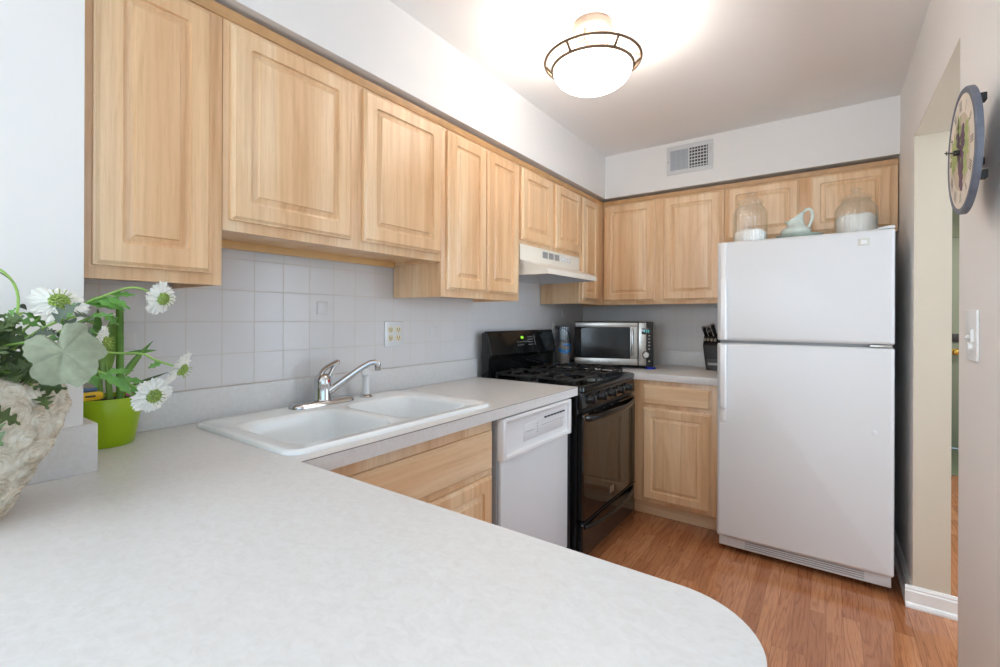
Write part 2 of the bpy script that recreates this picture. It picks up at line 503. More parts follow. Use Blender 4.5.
# ------------------------------------------------------------------ the room
XR = 1.977; YB = 3.537; ZC = 2.44
struct('floor', B().box(-0.2, 4.4, -3.6, 6.6, -0.06, 0.0), 'floor')
struct('floor_dining_bounce', B().box(0.345, 4.2, -3.4, -0.32, 0.0005, 0.010), 'bounce_carpet')  # unseen reflector, added to bounce sunlight up to the ceiling
struct('ceiling', B().box(-0.2, 4.4, -3.6, 6.6, ZC, ZC + 0.06), 'ceiling')
b = B().box(-0.12, 0.0, 0.295, YB + 0.12, 0, ZC)
def inlay_y(b, y, z, s=0.025): b.box(-0.003, 0.0025, y - s, y + s, z - s, z + s, 0.002)
for y, z in ((1.108, 1.293), (1.756, 1.184), (3.19, 1.293), (0.465, 1.184)): inlay_y(b, y, z)
struct('wall_left', b, 'tile_y')
b = B().box(0.0, XR + 0.12, YB, YB + 0.12, 0, ZC)
b.box(0.894, 0.944, YB - 0.0025, YB + 0.003, 1.159, 1.209, 0.002)
struct('wall_back', b, 'tile_x')
struct('wall_near', B().box(-0.12, 0.345, -0.7, 0.295, 0, ZC).box(-0.12, 0.345, -3.6, -2.5, 0, ZC).box(-0.12, 0.345, -2.5, -0.7, 0, 0.65).box(-0.12, 0.345, -2.5, -0.7, 2.25, ZC), 'wall')
OY0, OY1, OZ = 1.832, 2.705, 2.062
b = B().box(XR, XR + 0.12, OY1, YB, 0, ZC).box(XR, XR + 0.12, OY0, OY1, OZ, ZC).box(XR, XR + 0.12, 1.2, OY0, 0, ZC)
struct('wall_right', b, 'wall')
b = B().box(XR - 0.0, XR + 0.121, OY1 - 0.003, OY1, 0, OZ).box(XR + 0.0, XR + 0.121, OY0, OY1, OZ - 0.003, OZ).box(XR, XR + 0.121, OY0, OY0 + 0.003, 0, OZ)
struct('trim_1', b, 'wall_hall')
# soffits above the cabinets
struct('wall_soffit_left', B().box(0.0, 0.334, 0.295, YB, 2.132, ZC), 'wall')
struct('wall_soffit_back', B().box(0.334, XR, 3.208, YB, 2.132, ZC), 'wall')
# dining side behind the camera, window openings in it
def wall_open(b, lo, hi, a0, a1, z0, z1, box):
    pass
b = B()
yb = -3.4
b.box(0.345, 0.45, yb - 0.1, yb, 0, ZC).box(2.1, 4.3, yb - 0.1, yb, 0, ZC).box(0.45, 2.1, yb - 0.1, yb, 0, 0.2).box(0.45, 2.1, yb - 0.1, yb, 2.38, ZC)
struct('wall_dining_rear', b, 'wall')
b = B()
xb = 4.2
b.box(xb, xb + 0.1, yb, -2.2, 0, ZC).box(xb, xb + 0.1, 0.2, 1.32, 0, ZC).box(xb, xb + 0.1, -2.2, 0.2, 0, 0.5).box(xb, xb + 0.1, -2.2, 0.2, 2.2, ZC)
struct('wall_dining_side', b, 'wall')
struct('wall_dining_front', B().box(XR + 0.12, 4.2, 1.2, 1.32, 0, ZC), 'wall')
def window(name, fr):
    o = struct(name, fr, 'trim')
    return o
b = B()
for x in (0.45, 1.245, 2.04): b.box(x, x + 0.06, yb - 0.08, yb - 0.03, 0.2, 2.38)
b.box(0.45, 2.1, yb - 0.08, yb - 0.03, 0.2, 0.26).box(0.45, 2.1, yb - 0.08, yb - 0.03, 2.32, 2.38)
window('window_1', b)
b = B()
for y in (-2.2, -1.03, 0.14): b.box(xb + 0.03, xb + 0.08, y, y + 0.06, 0.5, 2.2)
b.box(xb + 0.03, xb + 0.08, -2.2, 0.2, 0.5, 0.56).box(xb + 0.03, xb + 0.08, -2.2, 0.2, 2.14, 2.2)
window('window_2', b)
b = B()
for y in (1.45, 2.32, 3.19): b.box(3.63, 3.68, y, y + 0.06, 0.5, 2.2)
b.box(3.63, 3.68, 1.45, 3.25, 0.5, 0.56).box(3.63, 3.68, 1.45, 3.25, 2.14, 2.2)
window('fill_frame_hall', b)  # invented frame around the added hall fill
b = B()
for y in (-2.5, -1.63, -0.76): b.box(0.27, 0.32, y, y + 0.06, 0.65, 2.25)
b.box(0.27, 0.32, -2.5, -0.7, 0.65, 0.71).box(0.27, 0.32, -2.5, -0.7, 2.19, 2.25)
window('fill_frame_left', b)  # invented frame, goes with the fill added on the left
# hall beyond the opening
struct('wall_hall_right', B().box(3.6, 3.7, 1.32, 1.45, 0, ZC).box(3.6, 3.7, 3.25, 6.3, 0, ZC).box(3.6, 3.7, 1.45, 3.25, 0, 0.5).box(3.6, 3.7, 1.45, 3.25, 2.2, ZC), 'wall_hall')
struct('wall_hall_left', B().box(XR + 0.02, XR + 0.12, YB + 0.12, 6.3, 0, ZC), 'wall_hall')
HY = 6.2
b = B().box(XR + 0.1, 2.62, HY, HY + 0.1, 0, ZC).box(3.56, 3.7, HY, HY + 0.1, 0, ZC).box(2.62, 3.56, HY, HY + 0.1, 2.05, ZC)
struct('wall_hall_end', b, 'green_dark')
dr = struct('door_1', B().box(2.62, 3.56, HY + 0.01, HY + 0.055, 0.012, 2.05, 0.003), 'green_wall')
b = B().lathe([(0.032, HY + 0.01), (0.032, HY + 0.002), (0.012, HY - 0.004), (0.012, HY - 0.03), (0.026, HY - 0.036), (0.030, HY - 0.05), (0.024, HY - 0.066), (0.0, HY - 0.07)], (2.675, 0, 0.945), 24, 'y')
part('doorknob', b, 'brass', dr)
b = B().box(2.648, 2.70, HY - 0.008, HY + 0.012, 1.04, 1.12, 0.004).lathe([(0.018, HY - 0.006), (0.018, HY - 0.02), (0.0, HY - 0.022)], (2.674, 0, 1.08), 20, 'y')
part('deadbolt', b, 'greydark', dr)
struct('trim_2', B().box(2.2, 3.58, 5.15, HY, 0.0, 0.008, 0.003), 'green_dark')  # entry tread in front of the door

# baseboards: stepped profile
def base_profile(t0=0.0, sgn=1):
    return [(0, 0), (sgn * 0.026, 0), (sgn * 0.026, 0.008), (sgn * 0.022, 0.017), (sgn * 0.014, 0.021), (sgn * 0.014, 0.068), (sgn * 0.010, 0.073), (sgn * 0.010, 0.079), (sgn * 0.005, 0.090), (0, 0.090)]
b = B()
b.prism([(XR + a, z) for a, z in base_profile(sgn=-1)], 'y', OY1 - 0.004, YB)
b.prism([(OY1 - 0.003 - a, z) for a, z in base_profile()], 'x', XR - 0.026, XR + 0.142)
struct('baseboard_right', b, 'trim', angle=15)
b = B().prism([(XR + a, z) for a, z in base_profile(sgn=-1)], 'y', 1.2, OY0 + 0.02)
struct('baseboard_near', b, 'trim')

# dark reveal strip / moulding along the top of the wall cabinets
b = B().prism([(0.3072, 2.084), (0.3105, 2.084), (0.3125, 2.090), (0.3150, 2.098), (0.3150, 2.1125), (0.3072, 2.1125)], 'y', 0.297, 3.2245)
b.prism([(3.2318, 2.084), (3.2285, 2.084), (3.2265, 2.090), (3.2245, 2.098), (3.2245, 2.1125), (3.2318, 2.1125)], 'x', 0.315, 1.973)
struct('trim_3', b, 'wood_trim')


# ------------------------------------------------------------------ cabinets
def surf_map(side, face):
    """(u across, v up, n out of the face) -> room"""
    if side == 'left': return lambda u, v, n: (face + n, u, v)
    if side == 'back': return lambda u, v, n: (u, face - n, v)
    if side == 'pen': return lambda u, v, n: (u, face + n, v)


def panel_door(f, u0, u1, v0, v1, t=0.02, frame=0.052, raised=True):
    b = B()
    R0 = []
    def ring(ins, n, r): R0.append([f(u, v, n) for u, v in rrect(u0 + ins, u1 - ins, v0 + ins, v1 - ins, r)])
    ring(0, 0.0005, 0.001); ring(0, t - 0.007, 0.001); ring(0.004, t - 0.006, 0.001); ring(0.011, t, 0.001)
    if raised:
        w = frame
        ring(w, t, 0.012); ring(w + 0.002, t - 0.0075, 0.012); ring(w + 0.0065, t - 0.0090, 0.010)
        ring(w + 0.010, t - 0.0090, 0.007); ring(w + 0.023, t - 0.0045, 0.002)
        ring(w + 0.0255, t - 0.0002, 0.0015); ring(w + 0.027, t, 0.001)
    b.rings(R0)
    return b


def cabinet(name, label, side, face, u0, u1, v0, v1, doors, group=None, drawers=(), depth=0.305, under=0.016, rail=False, toe=0.0, woodh='wood_y', cat='cabinet', frame=0.052, open_top=False):
    f = surf_map(side, face)
    o = thing(name, label, cat, f((u0 + u1) / 2, v0, -depth / 2), 0, group)
    b = B()
    g = 0.0008
    def bx(a0, a1, c0, c1, n0, n1, bv=0.0):
        p, q = f(a0, c0, n0), f(a1, c1, n1)
        b.box(min(p[0], q[0]), max(p[0], q[0]), min(p[1], q[1]), max(p[1], q[1]), min(p[2], q[2]), max(p[2], q[2]), bv)
    bk = -depth + 0.002
    bx(u0 + g, u1 - g, v0, v1, -0.019, 0.0, 0.0012)          # face frame
    bx(u0 + g, u0 + 0.014, v0, v1, bk, -0.019)               # sides
    bx(u1 - 0.014, u1 - g, v0, v1, bk, -0.019)
    bx(u0 + 0.014, u1 - 0.014, v0 + under, v0 + under + 0.012, bk, -0.019)
    if not open_top: bx(u0 + 0.014, u1 - 0.014, v1 - 0.014, v1, bk, -0.019)
    bx(u0 + 0.014, u1 - 0.014, v0 + under, v1 - 0.002, bk, bk + 0.01)
    part('carcass', b, 'wood_v', o)
    if rail:
        b = B(); p, q = f(u0 + 0.015, v0 - 0.010, bk + 0.012), f(u1 - 0.015, v0 + 0.021, bk + 0.028)
        b.box(p[0], q[0], p[1], q[1], p[2], q[2], 0.001)
        y = u0 + (u1 - u0) * 0.5
        part('hanging_rail', b, 'wood_gold', o, label='golden wood hanging rail along the wall')
    for d in doors:
        part('door', panel_door(f, d[0], d[1], d[2], d[3], frame=frame), 'wood_v', o, angle=9)
    for d in drawers:
        part('drawer', panel_door(f, d[0], d[1], d[2], d[3], raised=False), woodh, o, angle=9)
    if toe:
        b = B(); p, q = f(u0 + g, 0.0, -0.10), f(u1 - g, toe, -0.075)
        b.box(min(p[0], q[0]), max(p[0], q[0]), min(p[1], q[1]), max(p[1], q[1]), 0, toe)
        part('toe_kick', b, woodh, o)
    return o


FL = 0.307
G1 = 'wall cabinets along the sink wall'
cabinet('wall_cabinet', 'tall single-door maple wall cabinet at the white wall edge, above the potted bamboo', 'left', FL, 0.297, 0.594, 1.343, 2.112, [(0.316, 0.562, 1.374, 2.074)], G1)
cabinet('wall_cabinet', 'short wide two-door maple wall cabinet above the sink', 'left', FL, 0.594, 1.478, 1.497, 2.112, [(0.610, 1.009, 1.527, 2.074), (1.060, 1.465, 1.529, 2.074)], G1, rail=True)
cabinet('wall_cabinet', 'tall maple wall cabinet with two narrow doors, left of the range hood', 'left', FL, 1.479, 2.095, 1.347, 2.112, [(1.507, 1.783, 1.379, 2.074), (1.789, 2.064, 1.379, 2.074)], G1)
cabinet('wall_cabinet', 'short two-door maple wall cabinet directly above the white range hood', 'left', FL, 2.096, 2.838, 1.662, 2.112, [(2.098, 2.432, 1.682, 2.074), (2.478, 2.828, 1.684, 2.074)], G1)
cabinet('wall_cabinet', 'narrow single-door maple wall cabinet in the corner, right of the range hood', 'left', FL, 2.839, 3.535, 1.355, 2.112, [(2.852, 3.104, 1.383, 2.074)], G1, frame=0.045)
FB = 3.232
G2 = 'wall cabinets along the rear wall'
cabinet('wall_cabinet', 'two-door maple wall cabinet on the rear wall above the microwave', 'back', FB, 0.309, 1.128, 1.355, 2.112, [(0.320, 0.692, 1.381, 2.078), (0.748, 1.112, 1.381, 2.078)], G2)
cabinet('wall_cabinet', 'short wide two-door maple cabinet above the refrigerator', 'back', FB, 1.129, 1.973, 1.728, 2.112, [(1.150, 1.529, 1.757, 2.078), (1.586, 1.946, 1.757, 2.078)], G2, frame=0.045)

CT = 0.914; CB = 0.872
# sink base cabinet (left run), peninsula base, back base
cabinet('base_cabinet', 'maple sink base cabinet with long false drawer front, left of the dishwasher', 'left', 0.612, 0.62, 1.442, 0.105, CB - 0.001, [(0.66, 1.03, 0.135, 0.655), (1.05, 1.424, 0.135, 0.655)],
        'base cabinets', drawers=[(0.66, 1.424, 0.678, 0.825)], depth=0.60, toe=0.104, open_top=True)
cabinet('base_cabinet', 'maple base cabinet with one drawer over one door, left of the refrigerator', 'back', 2.905, 0.640, 1.180, 0.105, CB - 0.001, [(0.722, 1.118, 0.128, 0.697)],
        'base cabinets', drawers=[(0.724, 1.117, 0.721, 0.840)], depth=0.62, toe=0.104, woodh='wood_x')
o = cabinet('base_cabinet', 'maple base cabinet under the rounded peninsula counter', 'pen', 0.59, 0.70, 1.575, 0.105, CB - 0.001, [(0.72, 1.13, 0.128, 0.697), (1.15, 1.555, 0.128, 0.697)],
            'base cabinets', drawers=[(0.72, 1.13, 0.721, 0.840), (1.15, 1.555, 0.721, 0.840)], depth=0.60, toe=0.104, woodh='wood_x')

# ------------------------------------------------------------------ worktops
def slab(outline, holes, z0, z1):
    b = B(); bm = b.bm
    edges = []; loops = []
    for lp in [outline] + holes:
        vs = [bm.verts.new((x, y, z1)) for x, y in lp]; loops.append(vs)
        for i in range(len(vs)): edges.append(bm.edges.new((vs[i], vs[(i + 1) % len(vs)])))
    bmesh.ops.triangle_fill(bm, edges=edges, use_beauty=True)
    ret = bmesh.ops.extrude_face_region(bm, geom=list(bm.faces))
    nv = [g for g in ret['geom'] if isinstance(g, bmesh.types.BMVert)]
    for v in nv: v.co.z = z0
    bmesh.ops.recalc_face_normals(bm, faces=list(bm.faces))
    return b


RC = 0.105
outl = [(0.002, 0.298), (0.002, 2.1), (0.656, 2.1), (0.656, 0.618)]
XE = 1.627; YN = -0.30
cx_, cy_ = XE - RC, 0.618 - RC
for i in range(15):
    a = R(90 - 90 * i / 14); outl.append((cx_ + RC * math.cos(a), cy_ + RC * math.sin(a)))
for i in range(15):
    a = R(0 - 90 * i / 14); outl.append((cx_ + RC * math.cos(a), YN + RC + RC * math.sin(a)))
outl += [(0.347, YN), (0.347, 0.298)]
hole = [(x, y) for x, y in rrect(0.075, 0.592, 0.638, 1.435, 0.05)]
ct = thing('countertop', 'pale mottled laminate countertop with rounded peninsula end and sink cutout', 'countertop', (0.35, 1.0, CB))
part('worktop', slab(outl, [hole], CB, CT), 'counter', ct, angle=25)
ZS = 1.020
b = B().box(0.001, 0.019, 0.317, 2.1, CT + 0.0005, ZS, 0.0015)
part('backsplash', b, 'counter', ct)
b = B().prism([(0.346, YN), (0.360, YN), (0.360, 0.3165), (0.020, 0.3165), (0.020, 0.2965), (0.346, 0.2965)], 'z', CT + 0.0005, ZS, 0.0012)
part('backsplash', b, 'counter', ct)
# dark laminate seam lines on the upper front edge
b = B().box(0.6555, 0.6567, 0.619, 2.1, CT - 0.003, CT - 0.0012)
part('edge_seam', b, 'seam', ct)
ct2 = thing('countertop', 'short pale laminate countertop on the rear wall carrying the microwave', 'countertop', (0.6, 3.2, CB))
part('worktop', B().box(0.002, 1.182, 2.872, YB - 0.001, CB, CT, 0.0015), 'counter', ct2)
part('backsplash', B().box(0.020, 1.182, YB - 0.020, YB - 0.001, CT + 0.0005, ZS, 0.0015), 'counter', ct2)
part('backsplash', B().box(0.001, 0.019, 2.874, YB - 0.001, CT + 0.0005, ZS, 0.0015), 'counter', ct2)

# ------------------------------------------------------------------ sink
sk = thing('kitchen_sink', 'white enamel double-bowl drop-in sink', 'sink', (0.33, 1.04, CT))
b = B(); bm = b.bm
ZR = 0.927
outer = rrect(0.055, 0.612, 0.618, 1.455, 0.045, 8)
def h_ring(u0, u1, v0, v1, r): return rrect(u0, u1, v0, v1, r, 8)
bas = [(0.165, 0.560, 0.672, 1.028, 0.075), (0.165, 0.560, 1.066, 1.405, 0.075)]
def addloop(pts, z): return [bm.verts.new((x, y, z)) for x, y in pts]
def bridge(a, c):
    n = len(a)
    for i in range(n): bm.faces.new((a[i], a[(i + 1) % n], c[(i + 1) % n], c[i]))
lip0 = addloop(rrect(0.055, 0.612, 0.618, 1.455, 0.045, 8), CT + 0.0005)
lip1 = addloop(rrect(0.056, 0.611, 0.619, 1.454, 0.044, 8), ZR - 0.006)
lip2 = addloop(rrect(0.060, 0.607, 0.623, 1.450, 0.041, 8), ZR - 0.001)
lip3 = addloop(rrect(0.066, 0.601, 0.629, 1.444, 0.038, 8), ZR)
lip4 = addloop(rrect(0.086, 0.588, 0.644, 1.430, 0.034, 8), ZR - 0.004)
for a, c in ((lip0, lip1), (lip1, lip2), (lip2, lip3), (lip3, lip4)): bridge(a, c)
edges = [bm.edges.get((lip4[i], lip4[(i + 1) % len(lip4)])) for i in range(len(lip4))]
tops = []
for u0, u1, v0, v1, r in bas:
    l = addloop(h_ring(u0, u1, v0, v1, r), ZR - 0.005); tops.append(l)
    edges += [bm.edges.new((l[i], l[(i + 1) % len(l)])) for i in range(len(l))]
bmesh.ops.triangle_fill(bm, edges=edges, use_beauty=True)
for l, (u0, u1, v0, v1, r) in zip(tops, bas):
    prev = l
    for ins, dz in ((0.004, 0.0015), (0.009, 0.006), (0.013, 0.016), (0.018, 0.06), (0.024, 0.13), (0.032, 0.158), (0.05, 0.172), (0.075, 0.176)):
        cur = addloop(h_ring(u0 + ins, u1 - ins, v0 + ins, v1 - ins, max(r - ins * 0.4, 0.03)), ZR - 0.005 - dz); bridge(prev, cur); prev = cur
    bm.faces.new(prev)
sb = part('bowls', b, 'white_sink', sk, angle=60, recalc=True)
for yc in (0.85, 1.235):
    part('drain', B().lathe([(0.042, ZR - 0.1812), (0.042, ZR - 0.177), (0.030, ZR - 0.178), (0.0, ZR - 0.180)], (0.36, yc, 0), 32), 'chrome', sk)

# faucet
DK = ZR - 0.004
fc = thing('kitchen_faucet', 'chrome single-lever faucet on the sink deck', 'faucet', (0.094, 1.055, DK))
b = B()
pl = []
for ins, z in ((0.0, DK), (0.0, DK + 0.008), (0.004, DK + 0.014), (0.012, DK + 0.018)):
    pl.append([(x, y, z) for x, y in rrect(0.060 + ins, 0.130 - ins, 0.916 + ins, 1.182 - ins, 0.034 - ins, 10)])
b.rings(pl)
part('deck_plate', b, 'chrome', fc)
b = B().lathe([(0.034, DK + 0.014), (0.031, DK + 0.022), (0.0305, DK + 0.072), (0.031, DK + 0.080), (0.030, DK + 0.096), (0.022, DK + 0.112), (0.009, DK + 0.119), (0.0, DK + 0.120)], (0.092, 1.050, 0), 32)
part('valve_body', b, 'chrome', fc)
# looped lever: two legs meeting at the tip
b = B()
def bez(p, n=14):
    p = [Vector(q) for q in p]; out = []
    for i in range(n + 1):
        t = i / n
        if len(p) == 3: out.append((1 - t) ** 2 * p[0] + 2 * t * (1 - t) * p[1] + t * t * p[2])
        else: out.append((1 - t) ** 3 * p[0] + 3 * t * (1 - t) ** 2 * p[1] + 3 * t * t * (1 - t) * p[2] + t ** 3 * p[3])
    return out
b.tube(bez([(0.092, 1.036, DK + 0.090), (0.095, 1.036, DK + 0.136), (0.098, 1.075, DK + 0.146), (0.10, 1.108, DK + 0.158)]), [0.0085] * 15, 10, 1.4)
b.tube(bez([(0.094, 1.072, DK + 0.092), (0.096, 1.078, DK + 0.115), (0.098, 1.090, DK + 0.134), (0.10, 1.108, DK + 0.156)]), [0.0075] * 15, 10, 1.4)
b.lathe([(0.0, -0.009), (0.008, -0.006), (0.0095, 0), (0.008, 0.006), (0.0, 0.009)], (0.10, 1.110, DK + 0.157), 14, 'y')
hd = part('lever', b, 'chrome', fc)
part('hot_mark', B().lathe([(0.0, 0.0), (0.0048, 0.0005), (0.004, 0.0025), (0.0, 0.003)], (0.1222, 1.056, DK + 0.090), 14, 'x'), 'red', hd, label='small red hot mark')
b = B()
sp = bez([(0.104, 1.062, DK + 0.044), (0.150, 1.130, DK + 0.100), (0.176, 1.170, DK + 0.142), (0.192, 1.200, DK + 0.153)], 16)
sp += [Vector((0.200, 1.212, DK + 0.154)), Vector((0.206, 1.220, DK + 0.148))]
b.tube(sp, [0.0140 - 0.003 * i / 18 for i in range(len(sp))], 14)
part('spout', b, 'chrome', fc)
b = B().lathe([(0.0105, -0.022), (0.0115, -0.018), (0.0125, 0.0), (0.0125, 0.010), (0.009, 0.014), (0.0, 0.015)], (0.206, 1.221, DK + 0.143), 20)
part('aerator', b, 'chrome', fc)

# side sprayer
sy = thing('sink_sprayer', 'white side sprayer standing in a chrome ring on the sink deck', 'sprayer', (0.094, 1.253, DK))
b = B().lathe([(0.026, DK), (0.026, DK + 0.004), (0.021, DK + 0.010), (0.017, DK + 0.013), (0.0, DK + 0.0135)], (0.094, 1.253, 0), 28)
part('collar', b, 'chrome', sy, label='chrome collar')
b = B().lathe([(0.016, DK + 0.013), (0.0175, DK + 0.020), (0.0150, DK + 0.026), (0.0140, DK + 0.065), (0.0155, DK + 0.088), (0.014, DK + 0.097), (0.0, DK + 0.100)], (0.094, 1.253, 0), 20)
hv = Vector((0.5, -0.45, 0.12)).normalized()
b.tube([Vector((0.094, 1.253, DK + 0.096)) - hv * 0.008, Vector((0.094, 1.253, DK + 0.100)) + hv * 0.006, Vector((0.094, 1.253, DK + 0.101)) + hv * 0.022, Vector((0.094, 1.253, DK + 0.102)) + hv * 0.027], [0.012, 0.0155, 0.0185, 0.014], 16)
part('spray_head', b, 'white_gloss', sy)

# ------------------------------------------------------------------ dishwasher
XD = 0.660
dw = thing('dishwasher', 'white built-in dishwasher with dark vent marks on its control strip', 'dishwasher', (0.35, 1.72, 0))
Y0, Y1 = 1.446, 2.026
part('tub', B().box(0.03, 0.628, Y0 + 0.004, Y1 - 0.004, 0.10, 0.868, 0.002), 'grey', dw)
b = B().box(0.628, 0.643, Y0 + 0.014, Y1 - 0.006, 0.145, 0.705, 0.004)
part('door', b, 'white_app', dw)
b = B()
prof = [(0.628, 0.700), (0.655, 0.700), (0.660, 0.704), (0.660, 0.716), (0.652, 0.722), (0.649, 0.735), (0.649, 0.835), (0.653, 0.848), (0.660, 0.853), (0.660, 0.862), (0.655, 0.866), (0.628, 0.866)]
b.prism(prof, 'y', Y0 + 0.022, Y1 - 0.020)
b.box(0.628, 0.661, Y0 + 0.006, Y0 + 0.026, 0.700, 0.866, 0.004).box(0.628, 0.661, Y1 - 0.026, Y1 - 0.002, 0.700, 0.866, 0.004)
cp = part('control_panel', b, 'white_gloss', dw)
pn = part('button_strip', B().box(0.648, 0.6508, Y0 + 0.165, Y1 - 0.07, 0.745, 0.815, 0.001), 'white_app', cp)
b = B()
for i in range(7): b.box(0.6495, 0.6516, Y0 + 0.335 + i * 0.028, Y0 + 0.335 + i * 0.028 + 0.021, 0.814, 0.821)
part('vent_mark', b, 'slot', cp, label='row of dark vent slots')
b = B()
for i in range(9): b.box(0.650, 0.6514, Y0 + 0.31 + i * 0.024, Y0 + 0.31 + i * 0.024 + 0.012, 0.788, 0.7905)
for i in range(4): b.box(0.650, 0.6514, Y0 + 0.268, Y0 + 0.278, 0.765 + i * 0.012, 0.768 + i * 0.012)
b.box(0.650, 0.6512, Y0 + 0.18, Y0 + 0.245, 0.781, 0.783)
part('marking', b, 'grey', cp)
b = B().box(0.57, 0.635, Y0 + 0.01, Y1 - 0.006, 0.005, 0.138, 0.003)
part('toe_panel', b, 'white_app', dw)
# black filler between dishwasher and range
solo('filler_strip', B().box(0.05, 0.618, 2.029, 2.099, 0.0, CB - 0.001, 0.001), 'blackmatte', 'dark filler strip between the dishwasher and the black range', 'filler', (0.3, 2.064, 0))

# ------------------------------------------------------------------ range
SY0, SY1 = 2.105, 2.863
st = thing('gas_range', 'black four-burner gas range with oven door and backguard', 'range', (0.34, 2.484, 0))
b = B().box(0.03, 0.650, SY0, SY1, 0.045, 0.885, 0.002)
for x in (0.08, 0.58):
    for y in (SY0 + 0.04, SY1 - 0.04): b.lathe([(0.018, 0.0), (0.018, 0.047)], (x, y, 0), 14)
part('body', b, 'black', st)
b = B()
rg = []
for ins, z in ((0.004, 0.884), (0.0, 0.888), (0.0, 0.906), (0.004, 0.914), (0.012, 0.917), (0.024, 0.917), (0.032, 0.911), (0.036, 0.909)):
    rg.append([(x, y, z) for x, y in rrect(0.03 + ins, 0.682 - ins, SY0 + 0.001 + ins, SY1 - 0.001 - ins, 0.02, 5)])
b.rings(rg)
part('cooktop', b, 'black', st)
# sloped control panel
b = B().prism([(0.640, 0.798), (0.676, 0.798), (0.680, 0.806), (0.672, 0.880), (0.664, 0.887), (0.640, 0.887)], 'y', SY0 + 0.002, SY1 - 0.002, 0.002)
cpn = part('control_panel', b, 'black', st)
for y in (2.190, 2.330, 2.468, 2.590, 2.722):
    b = B().lathe([(0.026, 0.672), (0.026, 0.680), (0.022, 0.684), (0.019, 0.702), (0.015, 0.706), (0.0, 0.7065)], (0, y, 0.842), 28, 'x')
    b.box(0.684, 0.716, y - 0.0055, y + 0.0055, 0.842 - 0.021, 0.842 + 0.021, 0.003)
    part('knob', b, 'black', st)
# vent louvres between panel and door
b = B()
for i in range(4): b.box(0.640, 0.664 + 0.002 * i, SY0 + 0.03, SY1 - 0.03, 0.777 + i * 0.005, 0.7795 + i * 0.005)
part('vent', b, 'blackmatte', st)
# oven door
b = B()
F = lambda u, v, n: (0.652 + n, u, v)
rg = []
for ins, n in ((0.0, 0.0), (0.0, 0.026), (0.005, 0.032), (0.03, 0.033)):
    rg.append([F(u, v, n) for u, v in rrect(SY0 + 0.004 + ins, SY1 - 0.004 - ins, 0.238 + ins, 0.774 - ins, 0.012, 6)])
b.rings(rg)
od = part('oven_door', b, 'blackglass', st, angle=20)
b = B(); rg = []
for ins, n in ((0.0, 0.0325), (0.0, 0.0336), (0.002, 0.034)):
    rg.append([F(u, v, n) for u, v in rrect(SY0 + 0.11 + ins, SY1 - 0.11 - ins, 0.36 + ins, 0.66 - ins, 0.02, 6)])
part('badge', B().box(0.6848, 0.6872, 2.445, 2.505, 0.284, 0.322, 0.0015), 'steel', od, label='small metal badge')
def bowed(x0, x1, y0, y1, z, h, dip=0.0, n=24, thick=0.010):
    b = B(); rings = []
    for i in range(n + 1):
        t = i / n; k = math.sin(PI * t) ** 0.6
        x = x0 + (x1 - x0) * k; y = y0 + (y1 - y0) * t; zz = z - dip * k
        rings.append([(x + thick * math.cos(a) , y, zz + h * math.sin(a)) for a in [2 * PI * j / 12 for j in range(12)]])
    return b.rings(rings)
part('handle', bowed(0.678, 0.728, SY0 + 0.03, SY1 - 0.03, 0.752, 0.017, 0.006), 'black', od)
# bottom drawer
b = B(); rg = []
for ins, n in ((0.0, 0.0), (0.0, 0.022), (0.005, 0.028)):
    rg.append([F(u, v, n) for u, v in rrect(SY0 + 0.004 + ins, SY1 - 0.004 - ins, 0.05 + ins, 0.228 - ins, 0.008, 4)])
b.rings(rg)
dwr = part('drawer', b, 'black', st)
part('handle', bowed(0.676, 0.715, SY0 + 0.03, SY1 - 0.03, 0.205, 0.013, 0.012), 'black', dwr)
part('trim_rail', B().box(0.652, 0.688, SY0 + 0.004, SY1 - 0.004, 0.2285, 0.2375, 0.002), 'black', st)
# backguard
b = B().prism([(0.045, 0.905), (0.095, 0.905), (0.095, 1.015), (0.110, 1.030), (0.118, 1.040), (0.088, 1.170), (0.080, 1.178), (0.064, 1.178), (0.060, 1.170), (0.045, 1.168)], 'y', SY0, SY1, 0.003)
bgd = part('backguard', b, 'black', st)
b = B()
def on_guard(y, z, w, h, d=0.0015):
    fx = lambda zz_: 0.118 - 0.030 * (zz_ - 1.040) / 0.130
    b.prism([(fx(z - h) - 0.002, z - h), (fx(z - h) + d, z - h), (fx(z + h) + d, z + h), (fx(z + h) - 0.002, z + h)], 'y', y - w, y + w)
for i in range(5): on_guard(2.40 + i * 0.028, 1.108, 0.008, 0.0022)
for i in range(3): on_guard(2.40 + i * 0.026, 1.088, 0.006, 0.0022)
for i in range(4): on_guard(2.535 + 0.012, 1.135 - i * 0.016, 0.030, 0.0012)
on_guard(2.60, 1.112, 0.0015, 0.030)
part('marking', b, 'grey', bgd)
b = B(); on_guard(2.455, 1.134, 0.014, 0.0075)
part('display', b, 'led_green', bgd, label='small green lit display')
